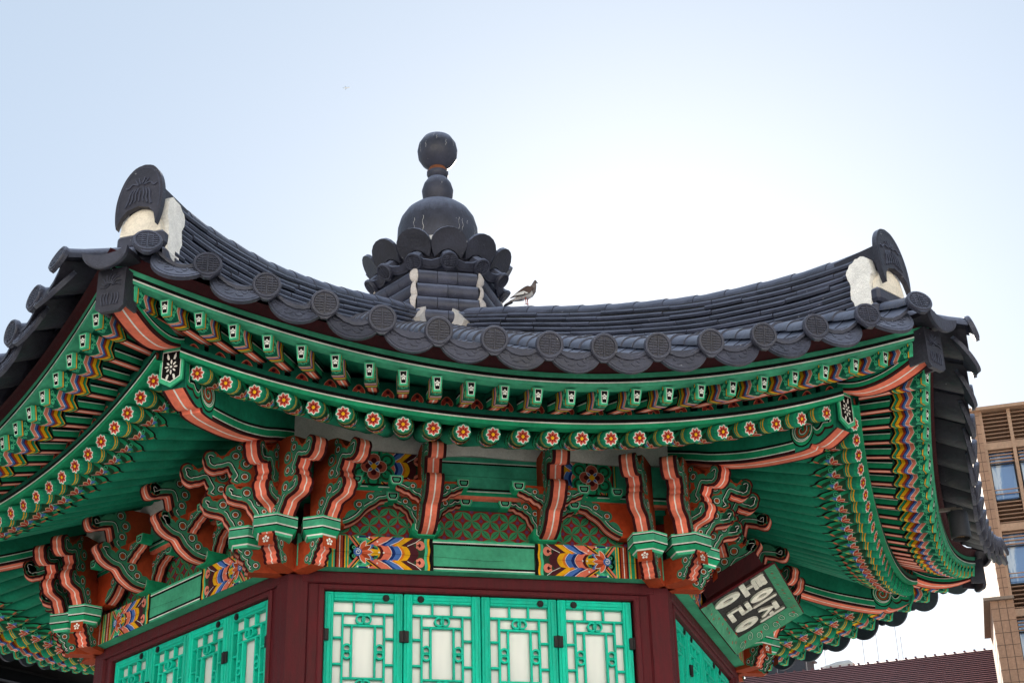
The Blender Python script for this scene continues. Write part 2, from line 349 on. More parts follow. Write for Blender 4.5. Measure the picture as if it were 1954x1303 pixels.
def endpaint(g, m, x0, sgn, H, style=0, kx=1.0):
    """painted end of a beam; x runs from x0 towards the middle in direction sgn; y 0..H"""
    X = lambda q: x0+sgn*q*kx
    def band(xa, xb, c, h, bul=.0, wob=0):
        n = 12; P = []
        for k in range(n+1):
            y = H*k/n; P.append((X(xb-bul*abs(2*k/n-1)**1.7+wob*math.sin(4*PI*k/n)), y))
        for k in range(n, -1, -1):
            y = H*k/n; P.append((X(xa-bul*abs(2*k/n-1)**1.7+wob*math.sin(4*PI*k/n)), y))
        g.poly(P, c, m, h)
    g.rect(*sorted((X(0), X(.56))), 0, H, OLV, m, 1)
    # straight stripes next to the column
    q = 0
    for c, wd in ((BGRN, .010), (YEL, .006), (MINT, .008), (MAR, .010), (ORG, .014), (WHT, .004), (ORG, .014), (MAR, .010), (YEL, .006), (BGRN, .010), (YEL, .005)):
        g.rect(*sorted((X(q), X(q+wd))), 0, H, c, m, 2); q += wd
    xs = q
    g.rect(*sorted((X(xs), X(xs+.17))), 0, H, GRN, m, 2)
    for sy in (0, 1):
        for k, (c, o_, wd) in enumerate(((PINK, .0, .009), (MAR, .012, .005), (YEL, .020, .004), (MINT, .028, .008))):
            for dx in (0, 1):
                xa = xs if dx == 0 else xs+.185; sg = 1 if dx == 0 else -1
                xc, ycn = xs+.09, H/2
                A_ = (xa+sg*(o_+0), 0 if sy == 0 else H); B_ = (xc, ycn+(-1 if sy == 0 else 1)*(-.0))
                g.stroke([(X(A_[0]), A_[1]), (X(B_[0]-sg*.02+sg*o_), B_[1])], wd, c, m, 2.4+.2*k)
    bul = .085
    for a, b_, c, h in ((.200, .262, MINT, 3), (.262, .270, YEL, 3), (.270, .288, MAR, 3), (.288, .330, PINK, 3), (.330, .333, WHT, 3), (.333, .352, NAVY, 3), (.352, .384, BLU, 3),
                        (.384, .387, WHT, 3), (.387, .402, (.75, .2, .02), 3), (.402, .432, YEL, 3), (.432, .478, (.075, .015, .022), 3)):
        band(a, b_, c, h, bul)
    # crossing upper and lower pieces
    for sy in (-1, 1):
        ye = H if sy > 0 else 0
        for a, b_, c in ((.262, .29, YEL), (.27, .31, MAR), (.285, .345, PINK), (.345, .37, NAVY), (.365, .405, BLU), (.405, .42, (.75, .2, .02)), (.418, .455, YEL), (.455, .50, (.075, .015, .022))):
            y1 = H/2+sy*H*.24
            g.poly([(X(a-.01), ye), (X(b_-.01), ye), (X(b_-.055), y1), (X(b_-.075), y1-sy*.006), (X(a-.075), y1)], c, m, 4+.1*(a*10))
        for a in (.333, .395, .49):
            g.stroke([(X(a), ye), (X(a-.03), H/2+sy*H*.36), (X(a-.075), H/2+sy*H*.24)], .003, WHT, m, 6)
    band(.478, .512, OLV, 2.5, .0, .003)
    for sy in (-1, 1):
        yy = H/2+sy*H*.27
        g.disc(X(.487), yy, .022, SALM, m, 6, 12, .026); g.disc(X(.478), yy, .011, MAR, m, 7, 10); g.disc(X(.470), yy+.010, .008, SALM, m, 8, 8); g.disc(X(.470), yy-.010, .008, SALM, m, 8, 8)
    band(.509, .524, MINT, 3.2, 0, .003); band(.524, .5255, BLK, 3.2, 0, .003); band(.5255, .537, YEL, 3.2, 0, .003); band(.537, .556, BLK, 3.2, 0, .003)
    if style == 0:
        lotus(g, m, X(xs+.082), H/2, H*.36, sgn)
        for (dx, dy) in ((.02, 0), (.20, .0)): pass
        for px, py in ((xs+.05, H*.04), (xs+.11, H*.04), (xs+.05, H*.96), (xs+.11, H*.96), (xs+.165, H*.5), (xs+.19, H*.5), (xs+.155, H*.16), (xs+.155, H*.84)):
            g.disc(X(px), py, .005, WHT, m, 8, 8)
        for sy in (0, 1): g.rect(*sorted((X(xs+.055), X(xs+.105))), *((0, .008) if sy == 0 else (H-.008, H)), NAVY, m, 7)
    else:
        cx_, cy = X(xs+.085), H/2+.01
        for k in range(6):
            a = 2*PI*k/6+.5; r_ =   .078
            g.disc(cx_+r_*math.cos(a), cy+r_*math.sin(a), .044, BGRN, m, 6.2, 12); g.disc(cx_+r_*math.cos(a), cy+r_*math.sin(a), .033, OLV, m, 7, 12)
            g.disc(cx_+r_*math.cos(a), cy+r_*math.sin(a), .021, BGRN, m, 8, 10); g.petal(cx_+r_*math.cos(a)*.8, cy+r_*math.sin(a)*.8, a, .016, .01, OLV, m, 9)
        for k in range(4):
            a = PI/2*k
            g.disc(cx_+.036*math.cos(a), cy+.040*math.sin(a), .034, (.75, .55, .45), m, 9.6, 12); g.disc(cx_+.036*math.cos(a), cy+.040*math.sin(a), .031, (.45, .09, .06), m, 10, 12)
            g.disc(cx_+.030*math.cos(a), cy+.034*math.sin(a), .015, MAR, m, 11, 8)
        for k in range(4):
            a = PI/4+PI/2*k; g.petal(cx_, cy, a, .044, .018, WHT, m, 12); g.petal(cx_, cy, a, .038, .012, BLU, m, 13)
        g.disc(cx_, cy, .016, YEL, m, 14)
g = G(); VB = 1.80; Z0, Z1 = 4.068, 4.238
g.box(-.965, .965, -VB, -1.62, Z0, Z1, LGRN)
mB = lambda x, y, h: (x, -VB-h, Z0+y)
H = Z1-Z0
for sgn in (1, -1):
    endpaint(g, mB, -sgn*.797, sgn, H, 0, .95)
    q = .797
    for c_, wd in ((BGRN, .010), (YEL, .006), (MAR, .012), (ORG, .016), (WHT, .005), (ORG, .016), (MAR, .012), (YEL, .006), (BGRN, .012), (OLV, .05)):
        g.rect(*sorted((-sgn*q, -sgn*(q+wd))), 0, H, c_, mB, 2); q += wd
g.rect(-.27, .27, 0, .010, LGRN, mB, 1); g.rect(-.27, .27, .010, .0155, WHT, mB, 2); g.rect(-.27, .27, .0155, .027, BLK, mB, 2)
g.rect(-.27, .27, H-.018, H-.012, WHT, mB, 2); g.rect(-.27, .27, H-.030, H-.018, BLK, mB, 2); g.rect(-.27, .27, H-.012, H, MINT, mB, 2)
g.stroke([(-.93, H*.49), (-.5, H*.46), (-.2, H*.42), (.0, H*.36), (.1, H*.37)], .0012, BLK, mB, 18)
g.stroke([(.36, H*.5), (.6, H*.47), (.93, H*.5)], .0012, BLK, mB, 18)
bm_ = g.obj('lintel_beam', M_PAINT, pav)
for i in SIDES[1:]: clone(bm_, pav, R(60*i))
# ---- leaf-pattern panel
g = G(); g.box(-.93, .93, -1.725, -1.66, 4.2385, 4.429, (.26, .024, .022)); mP = lambda x, y, h: (x, -1.725-h, 4.2385+y)
S_ = .0985
for i in range(-9, 10):
    for j in range(0, 3):
        x0, y0 = i*S_, j*S_-.012
        g.disc(x0+S_*.5, y0+0*S_, .010, (.13, .05, .14), mP, 1, 6); g.disc(x0, y0+S_*.5, .010, (.13, .05, .14), mP, 1, 6)
        for dx, dy in ((1, 1), (-1, 1)):
            L = S_*.5*1.414; a = math.atan2(dy, dx)
            for xx, yy in ((x0, y0), (x0+S_*.5*dx*0+S_*.5, y0+S_*.5)):
                tipx, tipy = xx+L*math.cos(a), yy+L*math.sin(a)
                if abs(tipx) > .92 or tipy > .215 or yy < -.02: continue
                b0 = .012 if yy < 0 else 0
                P = []
                for k in range(9):
                    t = k/8; P.append((xx+L*t*math.cos(a)-math.sin(PI*t)*.017*math.sin(a), yy+L*t*math.sin(a)+math.sin(PI*t)*.017*math.cos(a)))
                for k in range(7, 0, -1):
                    t = k/8; P.append((xx+L*t*math.cos(a)+math.sin(PI*t)*.017*math.sin(a), yy+L*t*math.sin(a)-math.sin(PI*t)*.017*math.cos(a)))
                g.poly([(q, max(0, w_)) for q, w_ in P], (.045, .26, .12), mP, 2)
                if yy >= 0: g.stroke([(xx+L*.15*math.cos(a), yy+L*.15*math.sin(a)), (tipx-L*.15*math.cos(a), tipy-L*.15*math.sin(a))], .0022, BLK, mP, 3)
pn = g.obj('patterned_panel', M_PAINT, pav)
for i in SIDES[1:]: clone(pn, pav, R(60*i))
# ---- purlin beam above the panel
g = G(); V2 = 1.835; Y0, Y1 = 4.452, 4.69; H2 = Y1-Y0
g.box(-1.04, 1.04, -V2, -1.60, Y0+.025, Y1, (.06, .40, .26)); g.box(-1.03, 1.03, -V2+.006, -1.72, Y0+.010, Y0+.0245, PINK); g.box(-1.0, 1.0, -1.79, -1.62, Y0-.022, Y0+.0095, GRN)
m2 = lambda x, y, h: (x, -V2-h, Y0+.025+y); HH = H2-.025
for sgn in (1, -1): endpaint(g, lambda x, y, h: m2(x, y+.030, h), -sgn*.725, sgn, HH-.032, 1, .76)
g.rect(-1.02, 1.02, 0, .018, BGRN, m2, 1); g.rect(-1.02, 1.02, .018, .023, WHT, m2, 2); g.rect(-1.02, 1.02, .023, .034, BLK, m2, 20)
g.rect(-.345, .345, HH-.032, HH-.027, WHT, m2, 2); g.rect(-.345, .345, HH-.042, HH-.032, BLK, m2, 2)
g.stroke([(-.34, HH*.5), (.34, HH*.48)], .0015, BLK, m2, 2)
pb = g.obj('purlin_beam', M_PAINT, pav)
for i in SIDES[1:]: clone(pb, pav, R(60*i))
# ---- grey plaster between purlin and rafters
g = G(); P = []
for k in range(25):
    u = -1.16+2.32*k/24; P.append((u, 4.92 if abs(u) > 1 else 4.90))
rows = []
for (v, z) in ((1.845, 4.688), (1.868, 4.72), (1.87, 4.76), (1.865, 4.96)):
    rows.append([(-1.07+2.14*k/30, -v+.006*math.sin(k*1.7), z+(.006*math.sin(k*.9+1) if z < 4.7 else 0)) for k in range(31)])
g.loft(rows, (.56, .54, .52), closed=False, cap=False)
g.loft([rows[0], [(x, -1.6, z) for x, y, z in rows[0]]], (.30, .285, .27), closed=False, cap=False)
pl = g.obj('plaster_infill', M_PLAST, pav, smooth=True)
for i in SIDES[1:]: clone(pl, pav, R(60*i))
# ================================================================== RAFTERS
def flower8(g, m, r_):
    n = 16; g.poly([((r_*(1.0 if k % 2 else .84))*math.cos(2*PI*k/n+.2), (r_*(1.0 if k % 2 else .84))*math.sin(2*PI*k/n+.2)) for k in range(n)], MINT, m, 1)
    for k in range(8):
        a = PI/2+2*PI*k/8
        g.petal(0, 0, a, r_*1.04, r_*.66, WHT, m, 2); 
    for k in range(8):
        a = PI/2+2*PI*k/8
        g.petal(0, 0, a, r_*.86, r_*.46, (.56, .10, .07), m, 3, r_*.05)
    for k in range(8):
        a = PI/2+2*PI*k/8; g.petal(0, 0, a, r_*.5, r_*.22, (.22, .012, .012), m, 4, r_*.1)
    g.disc(0, 0, r_*.24, YEL, m, 5, 10)
g = G(); L = 1.75; rad = .053
def rr(x): return .0365+.0155*min(1, x/.18)**.7
xs_ = [0, .01, .03, .06, .1, .16, .5, 1.0, L]
g.loft([[(x, rr(x)*math.sin(2*PI*k/16), -rr(x)*math.cos(2*PI*k/16)) for k in range(16)] for x in xs_], GRN)
mE = lambda x, y, h: (-h, -x, y)
flower8(g, mE, .0345)
def mC(x, s_, h):
    q = rr(max(x, 0))+h; a = s_/rr(max(x, 0)); return (x, q*math.sin(a), -q*math.cos(a))
# rings and lotus spray painted along the underside
def strip(x0, x1, c, h, smax=.13, n=12):
    g.add([mC(x, -smax+2*smax*k/n, h*.0006) for x in (x0, x1) for k in range(n+1)], [(k, k+1, n+2+k, n+1+k) for k in range(n)], c)
strip(.004, .018, BGRN, 1, .115)
strip(.045, .052, YEL, 2, .13); strip(.052, .060, BGRN, 2, .13); strip(.060, .064, YEL, 2, .13)
cl = []
def cloud(sc_, off, c, h):
    P = []
    for k in range(0, 33):
        t = k/32; s_ = -1+2*t; y = s_*.118*sc_
        x = .075+(.20*(1-abs(s_)**1.25)+.014*abs(math.sin(t*PI*5)))*sc_+off; P.append((x, y))
    n = len(P); base = [(.075, y) for _, y in P]
    g.add([mC(x, y, h*.0006) for x, y in P]+[mC(x, y, h*.0006) for x, y in base], [(i, i+1, n+i+1, n+i) for i in range(n-1)], c)
cloud(1.0, .012, BLK, 1); cloud(.96, .004, BGRN, 2); cloud(.84, -.002, OLV, 3); cloud(.7, -.006, BGRN, 4); cloud(.56, -.01, OLV, 5)
for sy in (-1, 0, 1):
    g.spiral(.175-.03*abs(sy), sy*.05, .003, .017, 1.4, 0, .005, MINT, mC, 6, 14)
for sy in (-1, 1): g.spiral(.115, sy*.085, .003, .013, 1.2, 0, .0045, MINT, mC, 6, 12)
g.poly([(.150, -.022), (.175, -.012), (.195, 0), (.175, .012), (.150, .022)], YEL, mC, 7)
for q in (-1, 1): g.poly([(.128, q*.012), (.16, q*.016), (.172, q*.034), (.14, q*.036)], BLU, mC, 8)
for q in (-2, -1, 0, 1, 2):
    a = PI+q*.52; g.petal(.148, 0, a, .062, .026, WHT if q % 2 == 0 else (.8, .5, .3), mC, 9+.3*(2-abs(q))); g.petal(.146, 0, a, .054, .019, (.55, .07, .04), mC, 9.8+.3*(2-abs(q)))
for q in (-1, 1): g.petal(.215, q*.012, q*.3, .035, .014, (.62, .16, .08), mC, 8)
raf = g.obj('round_rafter', M_PAINT, pav, smooth=50)
def fan(t): return math.copysign(.562*abs(t)**1.35, t)
def place_raf(t, cfun, slope, i, dz=0, roll=0):
    u, v, z = cfun(t); a = R(60*i)
    d = Vector((-fan(t), 1, slope)).normalized(); y = Vector((0, 0, 1)).cross(d).normalized(); zz = d.cross(y)
    Mx = Matrix((d, y, zz)).transposed().to_4x4()
    Mx = Mx @ Matrix.Rotation(random.uniform(-roll, roll), 4, 'X'); Mx.translation = Vector((u, -v, z+dz))
    return Matrix.Rotation(a, 4, 'Z') @ Mx
def populate(src, n, cfun, slope, name, order):
    """first 100 individually as parts, the rest joined"""
    cnt = 0; rest = []
    for i, ks in order:
        for k in ks:
            t = (2*k/(n-1))-1
            mw = place_raf(t, cfun, slope(t), i, roll=.10 if n == 23 else .02)
            if cnt == 0: src.matrix_basis = mw
            elif cnt < 100: clone(src, pav, mw=mw)
            else: rest.append(mw)
            cnt += 1
    if rest:
        g = G(); me = src.data; vs = [v.co.copy() for v in me.vertices]; fs = [list(p.vertices) for p in me.polygons]
        ca = me.color_attributes['Col'].data; cs = [tuple(ca[p.loop_start].color)[:3] for p in me.polygons]
        for mw in rest: g.add([mw @ v for v in vs], fs, cs)
        g.obj(name, M_PAINT, pav, kind='stuff', smooth=50)
slF = lambda t: .40-.07*t*t
populate(raf, 23, cF, slF, 'round_rafter', [(0, range(23)), (-1, range(22, -1, -1)), (1, range(23)), (2, range(16)), (-2, range(22, 6, -1)), (2, range(16, 23)), (-2, range(6, -1, -1)), (3, range(23))])
# ---- flying rafters
g = G(); L = .60
def hw(x): return .0235+.0035*min(1, x/.06)
def zb_(x): return -.035-.010*min(1, x/.08)
zt = .034
xs_ = [0, .06, .1, .3, L]
ring_ = []
for x in xs_:
    tw = .72 if x == 0 else (.9 if x < .08 else 1)
    ring_.append([(x, -hw(x), zt), (x, hw(x), zt), (x, hw(x)*tw, zb_(x)), (x, -hw(x)*tw, zb_(x))])
g.loft(ring_, DGRN)
mE = lambda x, y, h: (-h, -x, y)
g.poly([(-.0235, .034), (.0235, .034), (.0169, -.035), (-.0169, -.035)], MINT, mE, 1)
g.poly([(-.0160, .0275), (.0160, .0275), (.0115, -.0285), (-.0115, -.0285)], WHT, mE, 2)
g.poly([(-.0138, .0255), (.0138, .0255), (.0096, -.0265), (-.0096, -.0265)], BLK, mE, 3)
for k in range(5): g.disc(.0072*math.cos(PI/2+2*PI*k/5), .0005+.0088*math.sin(PI/2+2*PI*k/5), .0046, WHT, mE, 4, 8)
g.disc(0, 0, .0030, WHT, mE, 4.5, 8)
def surf(side):
    if side == 'b':   # underside: y across
        return lambda x, y, h: (x, y*hw(x)*(.72+.28*min(1, x/.08)), zb_(x)-h)
    s_ = 1 if side == 'r' else -1
    return lambda x, y, h: (x, s_*(hw(x)*(1-(1-y)*.5*(1-(.72+.28*min(1, x/.08))))+h), zb_(x)+(zt-zb_(x))*(y+1)/2)
def zone(x0, x1, c, h, amp0=.0, amp1=None):
    amp1 = amp0 if amp1 is None else amp1
    for sd_ in 'brl':
        m = surf(sd_)
        if sd_ == 'b': pts = [(-1, 0), (0, .35), (1, 0)]
        else: pts = [(-1, 0), (0, -1.0), (1, -.2)] 
        a = [(x0+amp0*q, y) for y, q in pts]; b_ = [(x1+amp1*q, y) for y, q in pts]
        g.add([m(x, y, h*.0006) for x, y in a+b_], [(0, 1, 4, 3), (1, 2, 5, 4)], c)
zone(.0, .016, MINT, 1); zone(.016, .018, BLK, 1); zone(.018, .023, YEL, 1); zone(.023, .075, DGRN, 1)
for sd_ in 'brl':
    m = surf(sd_); ys = 1/.026
    for (x, y, dr) in ((.048, 0, 1), (.036, .55, -1), (.036, -.55, -1)):
        rx = .010; P = [(x+rx*(.3+.7*k/12)*math.cos(dr*k*.75), y+rx*ys*(.3+.7*k/12)*math.sin(dr*k*.75)) for k in range(13)]
        n = len(P); A_ = []; B_ = []
        for k, (px, py) in enumerate(P):
            ang_ = dr*k*.75; A_.append(m(px+.0022*math.cos(ang_), py+.0022*ys*math.sin(ang_), .0015)); B_.append(m(px-.0022*math.cos(ang_), py-.0022*ys*math.sin(ang_), .0015))
        g.add(A_+B_, [(k, k+1, n+k+1, n+k) for k in range(n-1)], MINT)
am = .022
for x0, x1, c in ((.072, .080, BGRN), (.080, .083, WHT), (.083, .103, SALM), (.103, .106, WHT), (.106, .119, BLU), (.119, .125, NAVY), (.125, .140, ORG), (.140, .160, YEL), (.160, .164, BLK), (.164, .178, BGRN), (.178, .183, YEL), (.183, .198, BLK)):
    zone(x0, x1, c, 3, am)
m = surf('b')
for y0, y1, c in ((-1, -.72, DMAR), (-.72, -.13, PINK), (-.13, .13, WHT), (.13, .72, PINK), (.72, 1, DMAR)):
    g.add([m(x, y, .0006) for x in (.19, L) for y in (y0, y1)], [(0, 1, 3, 2)], c)
for sd_ in 'rl':
    m = surf(sd_)
    for y0, y1, c in ((-1, -.75, BLK), (-.75, -.05, BGRN), (-.05, .08, WHT), (.08, .4, BLK)):
        g.add([m(x, y, .0006) for x in (.19, L) for y in (y0, y1)], [(0, 1, 3, 2)], c)
fly = g.obj('flying_rafter', M_PAINT, pav)
slB = lambda t: .30-.16*t*t
populate(fly, 25, cB, slB, 'flying_rafter', [(0, range(25)), (-1, range(24, -1, -1)), (1, range(25)), (2, range(13)), (-2, range(24, 12, -1)), (2, range(13, 25)), (-2, range(12, -1, -1)), (3, range(25))])
# ---- swept boards along the eaves
def sweep(g, cfun, prof, cols, tm=1.06, n=60):
    """prof: list of (dv, dz); strip colours per segment"""
    rows = []
    for k in range(n+1):
        t = -tm+2*tm*k/n; u, v, z = cfun(t)
        row = []
        for dv, dz in prof:
            vv = v+dv; uu = max(-vv*T30, min(vv*T30, u)); row.append((uu, -vv, z+dz))
        rows.append(row)
    N = len(prof)
    for j in range(N-1):
        g.add([r_[j] for r_ in rows]+[r_[j+1] for r_ in rows], [(k, k+1, n+2+k, n+1+k) for k in range(n)], cols[j])
g = G()
sweep(g, cF, [(-.05, .050), (.033, .038), (.037, .057), (.037, .064), (.037, .082), (.037, .106), (-.06, .116)], [BGRN, BGRN, WHT, BLK, DGRN, GRN, GRN])
o = g.obj('lower_eave_batten', M_PAINT, pav)
for i in SIDES[1:]: clone(o, pav, R(60*i))
# heart shaped blocks between the flying rafters, standing on the batten
hearts = []
for k in range(24):
    g = G()
    t = ((k+.5)*2/24)-1; u, v, z = cB(t); f_ = fan(t)
    vv = 2.80+.07*t*t; uu = u-f_*(v-vv); zz = cF(min(1, abs(t)*.97))[2]+.112
    if abs(uu) > vv*T30-.06: continue
    m = lambda x, y, h, uu=uu, vv=vv, zz=zz: (uu+x, -vv-h, zz+y)
    g.box(uu-.05, uu+.05, -vv, -vv+.02, zz-.01, zz+.09, DGRN)
    P = catmull([(0, .052), (.024, .030), (.027, .010), (.014, .002), (.010, .012), (0, .022), (-.010, .012), (-.014, .002), (-.027, .010), (-.024, .030)], 3, True)
    g.extr(P, .001, .008, (.30, .03, .02), (.5, .1, .06), m); g.stroke(P, .003, (.62, .2, .12), lambda x, y, h, m=m: m(x, y, h+.008), 1, True)
    g.disc(0, .034, .009, DMAR, lambda x, y, h, m=m: m(x, y, h+.008), 2, 8)
    hearts.append(g.obj('heart_block', M_PAINT, pav))
for i in (-1, 1):
    for o in hearts: clone(o, pav, R(60*i))
g = G()
sweep(g, cB, [(-.035, .040), (.020, .042), (.024, .056), (.024, .063), (.024, .080), (.024, .104), (-.02, .106)], [LGRN, LGRN, WHT, BLK, LGRN, LGRN, GRN])
o = g.obj('upper_eave_batten', M_PAINT, pav)
for i in SIDES[1:]: clone(o, pav, R(60*i))
# soffit boards above the rafters
g = G(); n = 60
def soffit(g, cfun, sl, up_, inner, c, tm=1.06):
    rows = []
    for k in range(n+1):
        t = -tm+2*tm*k/n; u, v, z = cfun(t); f_ = fan(max(-1, min(1, t))); row = []
        for d in (.03, inner*.5, inner):
            vv = v-d; uu = u-f_*d; uu = max(-vv*T30, min(vv*T30, uu)); row.append((uu, -vv, z+up_+sl(t)*d))
        rows.append(row)
    for j in range(2): g.add([r_[j] for r_ in rows]+[r_[j+1] for r_ in rows], [(k, k+1, n+2+k, n+1+k) for k in range(n)], c)
soffit(g, cF, slF, .052, 1.5, GRN); soffit(g, cB, slB, .038, .55, GRN)
# small painted sprays on the soffit between flying rafters
for k in range(24):
    t = ((k+.5)*2/24)-1; u, v, z = cB(t); f_ = fan(t); s_ = slB(t)
    m = lambda x, y, h, u=u, v=v, z=z, f_=f_, s_=s_: (u-f_*(.06+y)+x, -(v-.06-y), z+.044+s_*(.06+y)-.001-h)
    for q in (-2, -1, 0, 1, 2): g.petal(q*.007, .02, PI/2+q*.5, .03, .012, (.40, .05, .04), m, 1+.3*(2-abs(q)))
    g.petal(0, .045, PI/2, .03, .01, OLV, m, 3)
o = g.obj('soffit_boards', M_PAINT, pav)
for i in SIDES[1:]: clone(o, pav, R(60*i))
# maroon tile board above
g = G(); sweep(g, cB, [(.012, .104), (.040, .142), (.052, .152)], [DMAR, DMAR]); 
o = g.obj('fascia_board', M_WOOD, pav)
for i in SIDES[1:]: clone(o, pav, R(60*i))
# ================================================================== CORNER BEAMS (profile in r, z; local x across, -y outward)
mr = lambda off: (lambda r_, z, h: (off+h if off > 0 else off-h, -r_, z))
lowb = catmull([(2.02, 4.735), (2.13, 4.709), (2.30, 4.652), (2.452, 4.598), (2.67, 4.541), (2.88, 4.507), (3.0, 4.495), (3.06, 4.497)], 4)+catmull([(3.075, 4.515), (3.10, 4.503), (3.133, 4.505), (3.18, 4.522), (3.235, 4.548)], 4)
prof_low = lowb+[(3.255, 4.745), (3.10, 4.765), (2.6, 4.85), (2.1, 4.98), (1.75, 5.10), (1.75, 4.80)]
g = G(); W2 = .060
g.extr(prof_low, -W2, W2, GRN, DGRN, lambda r_, z, h: (h, -r_, z))
# underside strips
def under(g, pts, W2, wpink=.8):
    for k in range(len(pts)-1):
        (a, za), (b_, zb) = pts[k], pts[k+1]; dx, dz = b_-a, zb-za; L_ = math.hypot(dx, dz) or 1; nx, nz = dz/L_, -dx/L_
        if nz > 0: nx, nz = -nx, -nz
        for x0, x1, c in ((-1, -wpink, DMAR), (-wpink, -.07, PINK), (-.07, .07, WHT), (.07, wpink, PINK), (wpink, 1, DMAR)):
            g.quad((x0*W2, -(a+nx*.001), za+nz*.001), (x1*W2, -(a+nx*.001), za+nz*.001), (x1*W2, -(b_+nx*.001), zb+nz*.001), (x0*W2, -(b_+nx*.001), zb+nz*.001), c)
under(g, lowb, W2, .78)
low1 = [p for p in lowb if p[0] < 3.07]; low2 = [p for p in lowb if p[0] >= 3.0]
for s_ in (-1, 1):
    m = mr(s_*W2)
    off = lambda pts, d: [(r_, z+d) for r_, z in pts]
    for d, wd, c, h in ((.007, .014, DMAR, 1), (.016, .005, WHT, 2), (.034, .032, BGRN, 2), (.0530, .005, WHT, 3), (.062, .013, BLK, 2)):
        P = off([p for p in lowb if p[0] < 3.0], d); g.stroke(P, wd, c, m, h)
    cx_, cz = 3.035, 4.598
    g.disc(cx_, cz, .076, BLK, m, 4, 22, .090); g.disc(cx_, cz, .068, BGRN, m, 5, 22, .082)
    g.ring(cx_, cz, .060, .005, WHT, m, 6, 22); g.spiral(cx_, cz, .004, .050, 1.6, 2.0, .018, DGRN, m, 7, 30); g.spiral(cx_, cz, .006, .044, 1.6, 2.6, .011, (.40, .07, .025), m, 8, 30); g.spiral(cx_, cz, .009, .056, 1.6, 1.6, .0045, WHT, m, 8.5, 30)
    Q = catmull([(3.085, 4.60), (3.105, 4.565), (3.13, 4.555), (3.155, 4.585), (3.175, 4.60), (3.20, 4.59), (3.24, 4.60)], 5)
    Q = [(3.09, 4.625), (3.10, 4.59), (3.12, 4.562), (3.145, 4.566), (3.165, 4.585), (3.19, 4.580), (3.215, 4.585), (3.222, 4.66), (3.226, 4.722)]
    Q = catmull(Q, 3)
    g.stroke([(a-.004, b_+.017) for a, b_ in Q[:-6]], .012, BLK, m, 3); g.stroke([(a, b_+.008) for a, b_ in Q[:-6]], .004, WHT, m, 4.4)
    g.stroke([(a+.002, b_-.004) for a, b_ in Q], .022, BGRN, m, 4); g.stroke([(a-.016, b_) for a, b_ in Q[-7:]], .010, BLK, m, 4.6)
    g.stroke([(a+.006, b_-.020) for a, b_ in Q[:-6]], .016, DMAR, m, 3)
    g.stroke([(a-.008, b_) for a, b_ in Q[-7:]], .004, WHT, m, 5)
# flower end plate
mF = lambda x, y, h: (x, -3.257-h, 4.648+y)
plate = [(-.060, .096), (.060, .096), (.060, -.070), (0, -.104), (-.060, -.070)]
g.extr(plate, 0, .012, MINT, BGRN, mF)
mF2 = lambda x, y, h: (x, -3.2690-h, 4.648+y)
sh = lambda k, c=0: [(x*k, y*k*.98+c) for x, y in plate]
g.poly(sh(.80), WHT, mF2, 1); g.poly(sh(.75), BLK, mF2, 2)
for k in range(8):
    a = PI/2+2*PI*k/8; g.petal(0, -.004, a, .021 if k % 4 else .026, .0095, WHT, mF2, 3, .012)
for sx in (-1, 1):
    for sy in (-1, 1): g.poly([(sx*.009, -.004+sy*.038), (sx*.013, -.004+sy*.056), (sx*.022, -.004+sy*.070), (sx*.024, -.004+sy*.050), (sx*.018, -.004+sy*.036)], WHT, mF2, 3.5)
g.disc(0, -.004, .008, BLK, mF2, 4); g.disc(0, -.004, .0065, WHT, mF2, 5)
lowbeam = g.obj('corner_beam', M_PAINT, pav, rz=R(30))
for i in range(1, 6): clone(lowbeam, pav, R(30+60*i))
# upper corner beam
upb = catmull([(3.255, 4.745), (3.33, 4.712), (3.42, 4.690), (3.54, 4.690), (3.66, 4.716), (3.76, 4.752)], 5)
g = G(); W3 = .062
g.extr(upb+[(3.775, 4.86), (3.70, 4.835), (3.55, 4.79), (3.3, 4.755), (3.0, 4.80), (2.6, 4.90), (2.6, 4.86), (3.1, 4.76)], -W3, W3, GRN, DGRN, lambda r_, z, h: (h, -r_, z))
under(g, upb, W3, .78)
for s_ in (-1, 1):
    m = mr(s_*W3)
    for d, wd, c, h in ((.006, .012, DMAR, 1), (.022, .020, BGRN, 2), (.034, .004, WHT, 3), (.0405, .009, BLK, 2)):
        g.stroke([(r_, z+d) for r_, z in upb if r_ > 3.27], wd, c, m, h)
upbeam = g.obj('upper_corner_beam', M_PAINT, pav, rz=R(30))
g = G()
mI = lambda x, y, h: (x, -3.785-h, 4.775+y)
g.extr([(-.068, .10), (.068, .10), (.068, -.085), (.045, -.105), (-.045, -.105), (-.068, -.085)], 0, .022, DTILE, DTILE, mI)
for s_ in (-1, 1): g.box(*sorted((s_*.068, s_*.056)), -3.785, -3.70, 4.70, 4.87, DTILE)
mI2 = lambda x, y, h: (x, -3.807-h, 4.775+y)
for k in range(9):
    a = PI/2+(k-4)*.42; P = catmull([(.008*math.cos(a), .02+.008*math.sin(a)), (.028*math.cos(a+.3), .02+.028*math.sin(a+.3)), (.05*math.cos(a), .02+.055*math.sin(a))], 3)
    g.extr([(x+.003, y) for x, y in P]+[(x-.003, y) for x, y in P[::-1]], 0, .005, TILE, TILE, mI2)
for s_ in (-1, 1):
    for q in (0, 1, 2): P = catmull([(s_*(.008+.014*q), -.02), (s_*(.014+.014*q), -.045), (s_*(.006+.014*q), -.075)], 3); g.extr([(x+.003, y) for x, y in P]+[(x-.003, y) for x, y in P[::-1]], 0, .005, TILE, TILE, mI2)
pt = g.obj('end_plate', M_TILE, upbeam)
for i in range(1, 6): clone(upbeam, pav, R(30+60*i))
